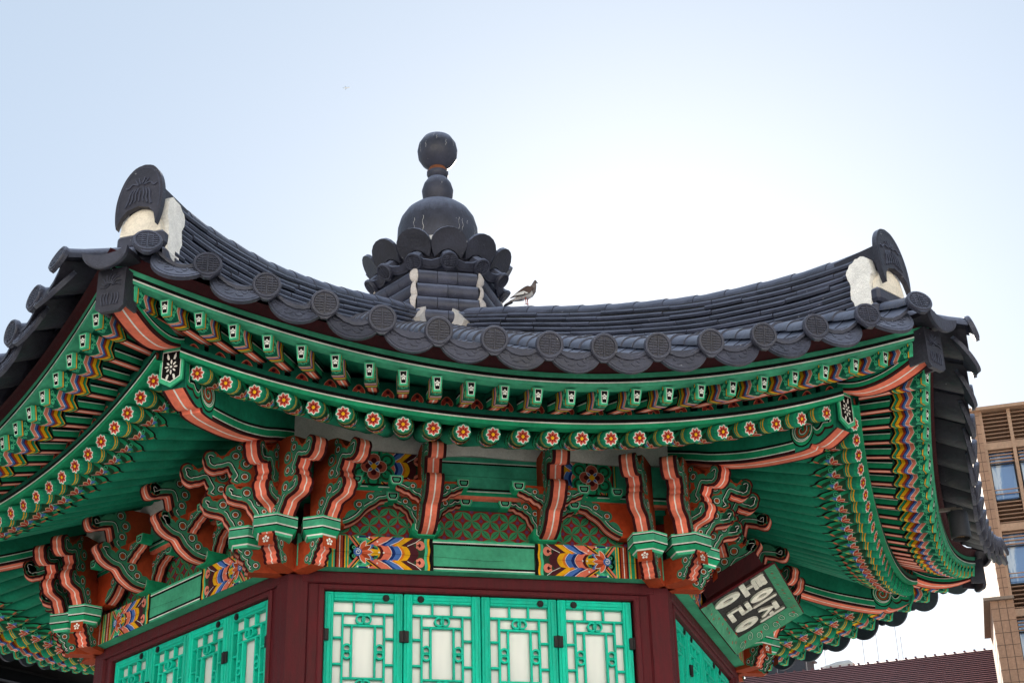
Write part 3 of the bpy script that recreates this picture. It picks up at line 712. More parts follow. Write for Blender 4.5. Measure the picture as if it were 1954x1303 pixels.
# ================================================================== BRACKETS
def front_strips(g, pts, W_, frame):
    """the pink, white-lined front edge of a carved arm; frame(d,z,x)->xyz"""
    N = len(pts)
    for k in range(N-1):
        (a, za), (b_, zb) = pts[k], pts[k+1]
        for x0, x1, c in ((-1, -.66, DMAR), (-.66, -.075, PINK), (-.075, .075, WHT), (.075, .66, PINK), (.66, 1, DMAR)):
            g.quad(frame(a, za, x0*W_), frame(a, za, x1*W_), frame(b_, zb, x1*W_), frame(b_, zb, x0*W_), c)
def offs(pts, d, side=1, sm=3):
    out = []; n = len(pts)
    for i in range(n):
        a = pts[max(i-sm, 0)]; b_ = pts[min(i+sm, n-1)]; dx, dy = b_[0]-a[0], b_[1]-a[1]; L_ = math.hypot(dx, dy) or 1
        out.append((pts[i][0]+side*dy/L_*d, pts[i][1]-side*dx/L_*d))
    return out
def arm(g, front, back, W_, frame, base=ORG, band=.05, loops=(), side=1, scroll=True):
    """carved arm: front = outline from the top tip down to the foot, back = closing points"""
    poly_ = front+back; n = len(poly_)
    P = [frame(d, z, -W_) for d, z in poly_]+[frame(d, z, W_) for d, z in poly_]
    F = [tuple(range(n-1, -1, -1)), tuple(range(n, 2*n))]; C = [base, base]
    for i in range(len(front)-1, n): j = (i+1) % n; F.append((i, j, n+j, n+i)); C.append(base)
    g.add(P, F, C)
    front_strips(g, front, W_, frame)
    if not scroll: return
    for s_ in (-1, 1):
        m = lambda d, z, h, s_=s_: frame(d, z, s_*(W_+h))
        g.stroke(offs(front, .004, side), .008, DMAR, m, 1)
        nf = len(front)
        wv = [band*(1.0+.28*math.sin(i*.8+.5)) for i in range(nf)]
        ctr = [offs(front, .009+wv[i]/2, side, 4)[i] for i in range(nf)]
        g.stroke(ctr, wv, (.045, .235, .135), m, 2)
        g.stroke(offs(front, .009+band*.5, side, 5), .0065, BLK, m, 3)
        g.stroke(offs(front, .009+band*.5-.005, side, 5), .003, WHT, m, 4)
        for (d, z, r_) in loops:
            r_ *= 1.25; g.disc(d, z, r_*1.75, (.045, .235, .135), m, 5, 14); g.disc(d, z, r_*.6, base, m, 6, 10)
            g.ring(d, z, r_, .0065, BLK, m, 7, 12); g.ring(d, z, r_*.84, .003, WHT, m, 8, 12)
def wavy(pts, n=4, amp=.0035):
    """scalloped edge between corner points"""
    c = catmull(pts, n); return c
def capital(g, cx_, cy, r_, z0, z1, rot, m):
    """hexagonal bearing block flaring to the top"""
    zs = [(r_*.72, z0), (r_*.95, z0+(z1-z0)*.36), (r_, z0+(z1-z0)*.42), (r_*1.0, z1)]
    def rg_(q, z): return [m(cx_+q*math.cos(rot+PI/3*k), cy+q*math.sin(rot+PI/3*k), z) for k in range(6)]
    rings = [rg_(r_*.70, z0), rg_(r_*.76, z0+(z1-z0)*.10), rg_(r_*.80, z0+(z1-z0)*.16), rg_(r_*.97, z0+(z1-z0)*.38), rg_(r_*.99, z0+(z1-z0)*.44), rg_(r_*.995, z0+(z1-z0)*.50), rg_(r_*1.0, z0+(z1-z0)*.82), rg_(r_*1.002, z0+(z1-z0)*.88), rg_(r_*1.005, z0+(z1-z0)*.92), rg_(r_*1.005, z1)]
    g.loft(rings, [MINT, WHT, BGRN, BLK, WHT, LGRN, BLK, WHT, MINT])
# local frame of a corner: x across, y (outward positive) mapped to -y ; base at column axis r=1.95
def fr_dir(ang, off, base_r=1.95, bx=0.0):
    """arm plane leaving at angle ang from the radial direction, starting `off` out from the column axis along baseang"""
    ca, sa = math.cos(ang), math.sin(ang)
    def f(d, z, x): # d along direction, x across
        X = bx+sa*d+ca*x; Y = base_r+ca*d-sa*x
        return (X, -Y, z)
    return f
mrc = lambda x, y, z: (x, -y, z)
T3 = [(.318, 4.640), (.345, 4.648), (.370, 4.636), (.380, 4.610), (.372, 4.585), (.366, 4.562), (.345, 4.542), (.320, 4.534), (.300, 4.540), (.275, 4.545), (.253, 4.556), (.244, 4.535), (.230, 4.515), (.244, 4.493), (.240, 4.473), (.215, 4.458)]
DZ = -.03
T2 = [(.215, 4.466), (.245, 4.473), (.263, 4.455), (.266, 4.430), (.250, 4.408), (.243, 4.390), (.215, 4.379), (.200, 4.376), (.175, 4.372), (.149, 4.362), (.140, 4.342), (.122, 4.320), (.112, 4.300)]
T1 = [(.088, 4.185), (.078, 4.165), (.082, 4.150), (.054, 4.130), (.058, 4.112), (.030, 4.095), (.034, 4.080), (.016, 4.065), (.022, 4.052), (.006, 4.045)]
tipback3 = [(.0, 4.458), (.0, 4.70), (.14, 4.700), (.20, 4.690), (.245, 4.655), (.270, 4.622), (.292, 4.616)]
tipback2 = [(-.02, 4.300), (-.02, 4.466), (.16, 4.462), (.185, 4.450), (.200, 4.455)]
cb = empty('corner_bracket', (0, 0, 0), parent=pav); cb.rotation_euler.z = R(30)
A60 = R(60)
def arm_obj(name, front, back, frame, W_=.044, loops=(), dz=0, blossom=False, **kw):
    fz = lambda d, z, x: frame(d, z+dz, x)
    g = G(); arm(g, wavy(front), back, W_, fz, loops=loops, **kw)
    if blossom:
        m = lambda x, y, h: frame(.094+h, y, x)
        g.rect(-.040, .040, 4.115, 4.172, ORG, m, 1)
        for k in range(5): g.disc(.013*math.cos(PI/2+2*PI*k/5), 4.146+.013*math.sin(PI/2+2*PI*k/5), .0065, WHT, m, 2, 8)
        g.disc(0, 4.146, .0035, WHT, m, 2.5, 6)
    return g.obj(name, M_PAINT, cb)
lo3 = ((.215, 4.620, .015), (.160, 4.580, .015), (.165, 4.510, .015), (.20, 4.665, .009)); lo2 = ((.150, 4.425, .016), (.085, 4.375, .014), (.06, 4.33, .010))
for s_ in (-1, 1):
    ang = s_*A60
    # arms leaving from the outer (radial) block
    for F_, B_, lo in ((T3, tipback3, lo3), (T2, tipback2, lo2)): arm_obj('bracket_arm', F_, B_, fr_dir(ang, 0, 1.95+.22), loops=lo, dz=DZ)
    # arms leaving from the side block
    bx, by = math.sin(ang)*.22, 1.95+math.cos(ang)*.22
    for F_, B_, lo in ((T3, tipback3, lo3), (T2, tipback2, lo2)): arm_obj('bracket_arm', F_, B_, fr_dir(ang, 0, by, bx), loops=lo, W_=.043, dz=DZ)
    T1s = [(d+.0, z) for d, z in T1]
    arm_obj('bracket_arm', T1s, [(-.22, 4.045), (-.22, 4.185)], fr_dir(ang, 0, by, bx), loops=((.015, 4.145, .013), (-.03, 4.08, .011)), W_=.042, blossom=True, band=.04)
    g = G(); capital(g, bx*1.08, by+.01, .108, 4.165, 4.272, 0, mrc); g.obj('capital', M_PAINT, cb)
# radial arm
for F_, B_, lo in (([(d+.02, z) for d, z in T3], tipback3, lo3), ([(d+.02, z) for d, z in T2], tipback2, lo2)): arm_obj('bracket_arm', F_, B_, fr_dir(0, 0, 1.95+.12), loops=lo, W_=.0445, dz=DZ-.01)
arm_obj('bracket_arm', T1, [(-.22, 4.045), (-.22, 4.185)], fr_dir(0, 0, 1.95+.22), loops=((.015, 4.145, .013), (-.03, 4.08, .011)), W_=.043, blossom=True, band=.04)
g = G(); capital(g, 0, 1.95+.22, .126, 4.167, 4.274, 0, mrc); g.obj('capital', M_PAINT, cb)
# cross arm: the along-wall carved arms with little blocks, starting at the side capital
def small_block(g, x, y, z, m, w_=.07, dp=.055, hh=.052):
    P = [(-w_/2, hh), (w_/2, hh), (w_/2, hh*.45), (w_*.33, 0), (-w_*.33, 0), (-w_/2, hh*.45)]
    g.extr([(x+a, z+b_) for a, b_ in P], y-dp/2, y+dp/2, MINT, BGRN, lambda a, b_, h: m(a, h, b_))
    mm = lambda a, b_, h: m(a, y+dp/2+h, b_)
    c = [(x+a*.62, z+hh*.52+(b_-hh*.52)*.56) for a, b_ in P]; g.poly([(x+(a-x)*1.2, z+hh*.52+(b_-z-hh*.52)*1.25) for a, b_ in c], WHT, mm, 1)
    g.poly([(x+(a-x)*1.1, z+hh*.52+(b_-z-hh*.52)*1.1) for a, b_ in c], BLK, mm, 2); g.poly([(x+(a-x)*.75, z+hh*.52+(b_-z-hh*.52)*.6) for a, b_ in c], LGRN, mm, 3)
    m3 = lambda a, b_, h: m(x+w_/2+h, y+a, b_)
    m4 = lambda a, b_, h: m(x-w_/2-h, y+a, b_)
CH = [(.205, 4.455), (.200, 4.435), (.182, 4.425), (.165, 4.426), (.150, 4.412), (.130, 4.408), (.112, 4.392), (.095, 4.380), (.085, 4.350), (.070, 4.330), (.062, 4.300), (.045, 4.285)]
CHu = [(.175, 4.470), (.170, 4.452), (.150, 4.444), (.130, 4.432), (.110, 4.428), (.090, 4.408), (.070, 4.402), (.055, 4.385)]
# ---- bracket standing on the beam between columns
mb = empty('wall_bracket', (0, 0, 0), parent=pav)
def nfr(u0, v0=1.80): # arm leaving perpendicular to the wall
    return lambda d, z, x: (u0+x, -(v0+d), z)
def wfr(u0, v0, sg): # arm along the wall; front strips face down
    return lambda d, z, x: (u0+sg*d, -(v0+x), z)
U3 = [(.368, 4.618), (.392, 4.626), (.412, 4.612), (.420, 4.590), (.412, 4.562), (.395, 4.540), (.365, 4.542), (.337, 4.556), (.300, 4.566), (.281, 4.570), (.270, 4.535), (.262, 4.500), (.275, 4.485), (.255, 4.460)]
U2 = [(.300, 4.480), (.330, 4.476), (.352, 4.455), (.350, 4.432), (.330, 4.405), (.318, 4.385), (.285, 4.362), (.255, 4.350), (.224, 4.344), (.205, 4.325), (.185, 4.300), (.160, 4.282), (.125, 4.262), (.085, 4.252), (.045, 4.248)]
def wall_bracket_parts(u0, parent):
    f = nfr(u0)
    for F_, B_, lo in ((U3, [(-.10, 4.46), (-.10, 4.70), (.16, 4.695), (.22, 4.675), (.27, 4.645), (.31, 4.612), (.345, 4.600)], ((.235, 4.645, .017), (.20, 4.59, .016), (.215, 4.525, .015))),
                       (U2, [(-.10, 4.248), (-.10, 4.46), (.24, 4.46), (.265, 4.448), (.282, 4.455)], ((.20, 4.415, .02), (.14, 4.36, .017), (.10, 4.32, .015)))):
        g = G(); arm(g, wavy(F_, 3), B_, .045, f, loops=lo, band=.056); g.obj('bracket_arm', M_PAINT, parent)
    for sg in (-1, 1):
        g = G(); fw_ = wfr(u0, 1.775, sg); arm(g, wavy(CH, 3), [(0, 4.285), (0, 4.47), (.20, 4.47)], .030, fw_, base=(.50, .06, .018), band=.040, loops=((.105, 4.435, .011), (.055, 4.40, .011)))
        small_block(g, u0+sg*.215, 1.775, 4.425, mrc, .068, .068, .048); g.obj('side_arm', M_PAINT, parent)
        g = G(); fw_ = wfr(u0, 1.94, sg); arm(g, wavy(CHu, 3), [(.03, 4.385), (.03, 4.495), (.17, 4.495)], .030, fw_, base=(.50, .06, .018), band=.036, loops=((.09, 4.46, .010),))
        small_block(g, u0+sg*.175, 1.94, 4.462, mrc, .070, .068, .052); g.obj('side_arm', M_PAINT, parent)
    g = G(); P = [(-.085, .075), (-.060, .075), (-.060, .040), (-.035, .018), (.035, .018), (.060, .040), (.060, .075), (.085, .075), (.085, .030), (.048, -.004), (-.048, -.004), (-.085, .030)]
    m = lambda x, y, h: (u0+x, -h, 4.2395+y+.004)
    P = [(x*.86, y*.8) for x, y in P]
    g.extr(P, 1.70, 1.845, BGRN, BGRN, m); mm = lambda x, y, h: (u0+x*.86, -1.845-h, 4.2435+y*.8)
    g.stroke([(-.066, .075), (-.066, .038), (-.038, .0125), (.038, .0125), (.066, .038), (.066, .075)], .004, WHT, mm, 1)
    g.box(u0-.050, u0+.050, -1.843, -1.70, 4.258, 4.29, BLK); g.box(u0-.045, u0+.045, -1.8435, -1.70, 4.268, 4.295, LGRN)
    g.obj('saddle_block', M_PAINT, parent)
wall_bracket_parts(0, mb)
mb.location = (-.31, 0, 0)
for i in SIDES:
    for u0 in (-.31, .33):
        if i == 0 and u0 < 0: continue
        c = clone(mb, pav, R(60*i)); c.location = rotz(u0, 0, R(60*i))
# ---- along-wall arms of the corner brackets (one pair per side, at u = +-.8), kept with the corner bracket
for s_ in (-1, 1):
    # position in the corner frame: rotate front-side point (u=-.83, v) into the corner frame (corner at left of the side)
    def tocorner(x, y, z, s_=s_):
        # side frame point (x=u, y=-v) of the side lying at s_*30deg from the corner
        a = s_*R(30); X, Y = x*math.cos(a)-y*math.sin(a), x*math.sin(a)+y*math.cos(a); return (X, Y, z)
    sg = s_; ub = -s_*.79
    g = G(); f0 = lambda d, z, x: tocorner(ub+sg*d, -(1.80+x), z)
    arm(g, wavy([(.300, 4.455), (.288, 4.432), (.262, 4.424), (.240, 4.418), (.220, 4.400), (.195, 4.385), (.170, 4.365), (.145, 4.335), (.125, 4.315), (.09, 4.292), (.06, 4.280)], 3), [(-.06, 4.28), (-.06, 4.47), (.29, 4.47)], .036, f0, base=(.52, .062, .018), band=.042, loops=((.19, 4.44, .012), (.13, 4.395, .013)))
    mm_ = lambda x, y, z: tocorner(x, -y, z)
    small_block(g, ub+sg*.345 if False else ub+sg*.305, 1.80, 4.425, mm_, .068, .078, .05)
    g.obj('side_arm', M_PAINT, cb)
    g = G(); small_block(g, ub+sg*.10, 1.93, 4.462, mm_, .070, .06, .05); g.obj('small_block', M_PAINT, cb)
# big round purlin nose above the bracket
g = G(); g.lathe([(.075, 4.60), (.075, 4.70)], GRN, 16, (0, -2.02)); g.obj('purlin_end', M_PAINT, cb)
for i in range(1, 6): clone(cb, pav, R(30+60*i))
# ================================================================== ROOF
deck = G(); N_ = 26; K_ = 14
rows = []
for a in range(K_+1):
    v = .25+(3.14-.25)*a/K_; rows.append([(v*T30*(2*k/N_-1)*1.0, -v, Zroof(v*T30*(2*k/N_-1), v)-.035) for k in range(N_+1)])
deck.loft(rows, DTILE, closed=False, cap=False)
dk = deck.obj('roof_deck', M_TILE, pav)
for i in SIDES[1:]: clone(dk, pav, R(60*i))
nT = 15
def disc_face(g, m, r_=.063):
    out = [(r_*math.cos(R(a)), r_*math.sin(R(a))) for a in range(-50, 231, 14)]+[(-.012, -r_*1.13), (.012, -r_*1.13)]
    g.extr(out, -.012, .006, TILE, TILE, m)
    k_ = 24
    for r0, r1, h0, h1 in ((r_*.985, r_*.94, .006, .012), (r_*.94, r_*.80, .012, .012), (r_*.80, r_*.76, .012, .007)):
        g.loft([[m(q*math.cos(2*PI*k/k_), q*math.sin(2*PI*k/k_), h) for k in range(k_)] for q, h in ((r0, h0), (r1, h1))], TILE, cap=False)
    g.poly([(r_*.76*math.cos(2*PI*k/k_), r_*.76*math.sin(2*PI*k/k_)) for k in range(k_)], DTILE, lambda x, y, h: m(x, y, .0065), 0)
    def bar(x0, y0, x1, y1, w_=.0055):
        L_ = math.hypot(x1-x0, y1-y0); nx, ny = -(y1-y0)/L_*w_/2, (x1-x0)/L_*w_/2
        g.extr([(x0+nx, y0+ny), (x1+nx, y1+ny), (x1-nx, y1-ny), (x0-nx, y0-ny)], .0066, .0115, TILE, TILE, m)
    R0 = r_*.72
    for q in (-.66, -.4, -.14, .14, .4, .66):
        x = R0*math.sqrt(1-q*q)
        bar(-x, q*R0, -.006, q*R0); bar(.006, q*R0, x, q*R0)
    bar(0, -R0, 0, R0, .004)
    for q in (-.5, .5): y = R0*math.sqrt(1-q*q); bar(q*R0, -y, q*R0, y, .003)
def rowobj(t):
    u, v, z = cT(t); g = G(); vend = max(.42, abs(u)/T30+.10)
    dz0 = z-.028-Zroof(u, v); L_ = v-vend; ns = max(1, int(L_/.185)); 
    for k in range(ns):
        va = v-L_*k/ns; vb = v-L_*(k+1)/ns-.015
        jx = random.uniform(-.003, .003); jz = random.uniform(-.002, .002)
        rings = []
        for q, rad_ in ((0, .0615), (.25, .060), (1, .054)):
            vv = va+(vb-va)*q; zz = Zroof(u, vv)+dz0*max(0, 1-(v-vv)/1.2)+.012+jz+.004*(1-q)
            rings.append([(u+jx+rad_*math.cos(PI*j/10-.12+.24*0), -vv, zz+rad_*math.sin(-.25+(PI+.5)*j/10) if False else zz+rad_*math.sin(PI*j/10)) for j in range(11)])
        g.loft(rings, shrink(TILE, random.uniform(.75, 1.35)), closed=False, cap=False)
        r0 = rings[0]; g.add(r0+[(u+jx, r0[0][1], r0[0][2])], [tuple(range(12))], TILE)
        r1 = rings[0]; 
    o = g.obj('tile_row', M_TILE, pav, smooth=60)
    sl = (Zroof(u, v-.2)-Zroof(u, v))/.2; tl = .30-.62*t*t
    g = G(); 
    yaw_ = .0
    def m(x, y, h): # outward normal tipped a little downward
        return (u+x, -(v+.014+h*math.cos(tl)+y*math.sin(tl)), z+y*math.cos(tl)-h*math.sin(tl))
    disc_face(g, m); d = g.obj('end_disc', M_TILE, o)
    return o
rows_ = [rowobj(2*k/(nT-1)-1) for k in range(nT)]
for i in SIDES[1:]:
    for r_ in rows_: clone(r_, pav, R(60*i))
def dripobj(t):
    u, v, z = cT(t); z -= .028; g = G(); vend = max(.42, abs(u)/T30+.06); wd = .114
    L_ = v-vend; ns = max(1, int(L_/.15)); sl0 = (cT(t+.02)[2]-cT(t-.02)[2])/(cT(t+.02)[0]-cT(t-.02)[0])
    for k in range(ns):
        va = v-L_*k/ns; vb = v-L_*(k+1)/ns-.02; rings = []; zl = []
        for q in (0, 1):
            vv = va+(vb-va)*q; f_ = max(0, 1-(v-vv)/1.2)
            zz = Zroof(u, vv)+(z-Zroof(u, v))*f_-.006+.006*(1-q)
            rings.append([(u+wd*x, -vv, zz+.066*x*x-.012+sl0*f_*wd*x) for x in (-1, -.66, -.33, 0, .33, .66, 1)])
        g.loft([rings[0], rings[1]], TILE, closed=False, cap=False)
        lo_ = [[(x, y, zq-.018) for x, y, zq in r_] for r_ in rings]
        g.loft([lo_[0], lo_[1]], DTILE, closed=False, cap=False); g.loft([lo_[0], rings[0]], TILE, closed=False, cap=False)
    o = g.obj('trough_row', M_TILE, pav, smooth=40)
    g = G(); tl = .04-.72*((2*u/3.5)**2); ys_ = 1.0+.30*(u/1.75)**2; ca, sa = math.cos(math.atan(sl0)), math.sin(math.atan(sl0))
    zc = z-.026
    def m(x, y, h):
        y = .036+(y-.036)*ys_
        X, Y = x*ca-y*sa, x*sa+y*ca
        return (u+X, -(v-.014+h*math.cos(tl)+Y*math.sin(tl)), zc+Y*math.cos(tl)-h*math.sin(tl))
    lowr = [(.128*math.sin(R(a)), .055-.118*math.cos(R(a))) for a in range(-84, 85, 12)]
    upr = [(.118*x, .026*x*x+.034) for x in (1, .75, .5, .25, 0, -.25, -.5, -.75, -1)]
    g.extr(lowr+upr, -.012, .006, TILE, TILE, m)
    def rel(P, w_=.005):
        A_ = [(x, y) for x, y in P]; n = len(A_); L1_ = []; L2_ = []
        for i in range(n):
            a = A_[max(i-1, 0)]; b_ = A_[min(i+1, n-1)]; dx, dy = b_[0]-a[0], b_[1]-a[1]; q = math.hypot(dx, dy) or 1
            L1_.append((A_[i][0]-dy/q*w_/2, A_[i][1]+dx/q*w_/2)); L2_.append((A_[i][0]+dy/q*w_/2, A_[i][1]-dx/q*w_/2))
        g.extr(L1_+L2_[::-1], .006, .0095, TILE, TILE, m, capa=False)
    rel([(.116*math.sin(R(a)), .053-.104*math.cos(R(a))) for a in range(-72, 73, 12)], .006)
    for s_ in (-1, 1):
        rel(catmull([(s_*.010, .0), (s_*.030, .012), (s_*.050, .002), (s_*.042, -.014), (s_*.028, -.006)], 3), .004)
        rel(catmull([(s_*.055, .022), (s_*.075, .020), (s_*.088, .034)], 3), .004)
        rel(catmull([(s_*.060, .005), (s_*.078, .006), (s_*.095, .022)], 3), .0035)
        rel(catmull([(s_*.004, -.018), (s_*.018, -.030), (s_*.040, -.026)], 3), .004)
    d = g.obj('drip_plate', M_TILE, o)
    return o
drips = [dripobj((2*k+1)/(nT-1)-1) for k in range(nT-1)]
for i in SIDES[1:]:
    for r_ in drips: clone(r_, pav, R(60*i))
# ---- hip ridges (local x across, -y outward)
g = G(); r0_, r1_ = .35, 3.52
for j in range(10):
    zt_ = -.074-.0335*j; hw_ = .083+.0045*j; r_ = r0_-random.uniform(0, .2)
    if r_ < .3: r_ = .3
    while r_ < r1_:
        L_ = random.uniform(.24, .33); e = min(r_+L_, r1_); n = 3; jw = random.uniform(-.005, .005); jz = random.uniform(-.003, .003)
        for s_ in (-1, 1):
            ring = []
            for q in range(n+1):
                rr_ = r_+(e-.004-r_)*q/n; zz = rtop(rr_)+zt_+jz; w_ = hw_+jw
                ring.append([(s_*w_, -rr_, zz-.026), (s_*(w_+.004), -rr_, zz-.013), (s_*(w_-.002), -rr_, zz-.001), (0, -rr_, zz), (0, -rr_, zz-.027)])
            g.loft(ring, shrink(TILE, random.uniform(.65, 1.35)))
        r_ = e
g.loft([[(s_*.076, -rr_, rtop(rr_)-d) for s_, d in ((-1, .07), (1, .07), (1, .42), (-1, .42))] for rr_ in [.3+.22*k for k in range(15)]], (.02, .018, .018))
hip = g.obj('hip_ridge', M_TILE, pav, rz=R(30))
g = G(); r_ = .36
while r_ < 3.58:
    e = min(r_+.225, 3.62); rings = []
    for q, rd in ((0, .060), (.3, .060), (1, .065)):
        rr_ = r_+(e+.012-r_)*q; zz = rtop(rr_)-.064; rings.append([((rd+.006)*math.cos(PI*j/10), -rr_, zz-.012+(rd+.012)*math.sin(PI*j/10)) for j in range(11)])
    g.loft(rings, shrink(TILE, random.uniform(.8, 1.3)), closed=False, cap=False); g.add(rings[-1], [tuple(range(11))], TILE); g.add(rings[0], [tuple(range(11))], DTILE)
    r_ = e
g.obj('ridge_tile', M_TILE, hip, smooth=60)
g = G()  # the carved upright end tile
half = [(.0, 5.508), (.045, 5.495), (.082, 5.452), (.104, 5.395), (.116, 5.325), (.116, 5.26), (.108, 5.20), (.098, 5.165)]
arch = [(.096, 5.180), (.084, 5.222), (.055, 5.258), (.0, 5.275)]
outl = catmull(half, 3)+arch; outl = outl+[(-x, z) for x, z in outl[::-1] if x > 0]
m = lambda x, z, h: (x, -(3.625+h-.10*(z-5.3)), z)
g.extr(outl, 0, .028, DTILE, DTILE, m)
inn = [(x*.88, 5.36+(z-5.36)*.88) for x, z in catmull(half, 3) if z > 5.22]
for q in (1, -1): g.stroke([(q*x, z) for x, z in inn], .006, TILE, lambda x, z, h: m(x, z, .030), 0)
def relE(P, w_=.007, c=TILE):
    L1_ = []; L2_ = []; n = len(P)
    for i in range(n):
        a = P[max(i-1, 0)]; b_ = P[min(i+1, n-1)]; dx, dy = b_[0]-a[0], b_[1]-a[1]; q = math.hypot(dx, dy) or 1
        L1_.append((P[i][0]-dy/q*w_/2, P[i][1]+dx/q*w_/2)); L2_.append((P[i][0]+dy/q*w_/2, P[i][1]-dx/q*w_/2))
    g.extr(L1_+L2_[::-1], .028, .034, c, c, m, capa=False)
for s_ in (-1, 1):
    for q in range(3): relE(catmull([(s_*(.010+.014*q), 5.375-.004*q), (s_*(.020+.015*q), 5.345), (s_*(.018+.018*q), 5.31), (s_*(.026+.020*q), 5.295-.01*q)], 3))
    relE(catmull([(s_*.015, 5.39), (s_*.045, 5.40), (s_*.065, 5.38), (s_*.080, 5.39)], 3)); relE([(s_*.004, 5.395), (s_*.016, 5.43)], .006); relE([(s_*.014, 5.39), (s_*.034, 5.425)], .006)
relE([(0, 5.36), (0, 5.30)], .006)
g.obj('end_tile', M_TILE, hip)
g = G()  # white lime plaster
n = 14
side = []
for s_ in (-1, 1):
    P = [(3.43, 5.315), (3.48, 5.345), (3.53, 5.345), (3.560, 5.31), (3.562, 5.24), (3.545, 5.19), (3.54, 5.07), (3.44, 5.03), (3.445, 5.10), (3.425, 5.16), (3.435, 5.22), (3.418, 5.27)]
    P = [(a+.035+random.uniform(-.005, .005), b_-.004+random.uniform(-.005, .005)) for a, b_ in catmull(P, 3, True)]
    g.extr(P, s_*.05, s_*.122, (.80, .79, .76), (.74, .73, .70), lambda r_, z, h: (h, -r_, z))
P = [(.104*math.cos(PI*k/14), 5.150+.124*math.sin(PI*k/14)) for k in range(15)]
g.extr(P, 3.585, 3.622, CREAM, CREAM, lambda x, z, h: (x, -h, z))
g.obj('plaster', M_PLAST, hip)
g = G()
for s_ in (-1, 1):
    P = [(.40+.03*math.sin(5*q), rtop(.46)-.02-.40*q/9-.05*(q/9)) for q in range(10)]+[(.485+.025*math.sin(4*q+1)+.05*(9-q)/9, rtop(.5)-.05-.40*(9-q)/9-.04) for q in range(10)]
    g.extr(P, s_*.04, s_*.128, (.55, .52, .50), (.5, .47, .45), lambda r_, z, h: (h, -r_, z))
g.obj('plaster', M_PLAST, hip)
g = G()  # stacked tiles under the end
g.box(-.078, .078, -3.60, -3.36, 5.05, 5.40, DTILE)
for z0, z1, w_, r_ in ((5.082, 5.156, .120, 3.625), (5.012, 5.078, .122, 3.605), (4.945, 5.008, .118, 3.59)):
    g.cbox(-w_, w_, -r_, -3.46, z0, z1, TILE, c=.014)
g.obj('end_course', M_TILE, hip)
for i in range(1, 6): clone(hip, pav, R(30+60*i))
# corner pair of flat tiles under each hip
g = G()
def m(x, y, h): return (x, -(3.87+h+y*.12), 4.885+y)
lowr = [(.110*math.sin(R(a)), .045-.082*math.cos(R(a))) for a in range(-84, 85, 12)]; upr = [(.108*x, .026*x*x+.022) for x in (1, .5, 0, -.5, -1)]
g.extr(lowr+upr, -.012, .006, TILE, TILE, m)
g.extr([(-.10, .03), (0, .0), (.10, .03), (.10, .052), (0, .022), (-.10, .052)], -.42, -.01, TILE, DTILE, m)
g.stroke([(.098*math.sin(R(a)), .043-.080*math.cos(R(a))) for a in range(-66, 67, 12)], .006, DTILE, lambda x, y, h: m(x, y, .0066+h), 0)
cn = g.obj('corner_tile', M_TILE, pav, rz=R(30))
for i in range(1, 6): clone(cn, pav, R(30+60*i))
# ================================================================== FINIAL
fin = empty('finial', (.06, 0, 0), parent=pav)
g = G()
g.lathe([(.02, 7.945), (.06, 7.935), (.105, 7.905), (.135, 7.855), (.145, 7.80), (.138, 7.745), (.112, 7.70), (.075, 7.668), (.058, 7.655), (.062, 7.64), (.075, 7.625), (.078, 7.605), (.070, 7.585), (.056, 7.572), (.072, 7.562), (.098, 7.52), (.113, 7.465), (.106, 7.41), (.085, 7.37), (.075, 7.352),
         (.12, 7.342), (.175, 7.318), (.225, 7.275), (.262, 7.215), (.282, 7.14), (.286, 7.05), (.275, 6.96), (.26, 6.86), (.26, 6.6)], shrink(TILE, .8), 40)
g.obj('jar_stack', M_TILE, fin, smooth=50)
g = G(); sph = lambda zc, rx, rz: (lambda x, y, h: ((rx+h+.0012)*math.cos(y)*math.sin(x), -(rx+h+.0012)*math.cos(y)*math.cos(x), zc+(rz+h+.0012)*math.sin(y)))
for zc, rx, rz, N_s in ((7.80, .145, .143, 11), (7.465, .113, .112, 5), (7.06, .286, .28, 7)):
    for k in range(N_s):
        x0 = random.uniform(-1.2, 1.1); y0 = random.uniform(.15, .9); L_ = random.uniform(.1, .5)
        g.stroke([(x0+.02*math.sin(q*2), y0-L_*q/6) for q in range(7)], [random.uniform(.006, .018)*(.145/rx) for q in range(7)], (.62, .62, .62), sph(zc, rx, rz), 1)
g.obj('dropping_streaks', M_PLAST, fin, kind='stuff')
g = G(); g.lathe([(.0571, 7.665), (.0645, 7.640), (.0775, 7.624), (.0775, 7.62)], (.2, .07, .03), 24); g.obj('rust_collar', M_IRON, fin)
g = G(); hx = lambda r_, z, off=0: [(r_*math.cos(R(60*k)), r_*math.sin(R(60*k)), z) for k in range(6)]
for j, (za, rad_) in enumerate(((6.665, .385), (6.565, .405), (6.462, .412), (6.36, .42), (6.26, .435), (6.16, .45))):
    for k in range(6):
        a0, a1 = R(60*k), R(60*k+60); p, q = Vector((rad_*math.cos(a0), rad_*math.sin(a0), za)), Vector((rad_*math.cos(a1), rad_*math.sin(a1), za))
        nseg = 2+(j % 2)
        for s_ in range(nseg):
            A_ = p.lerp(q, s_/nseg+.004); B_ = p.lerp(q, (s_+1)/nseg-.004); g.tube([A_, B_], .0515, TILE if (j+s_) % 2 else shrink(TILE, 1.15), 14)
g.loft([hx(.41, 6.05), hx(.37, 6.72)], DTILE)
g.obj('ring_tiles', M_TILE, fin, smooth=50)
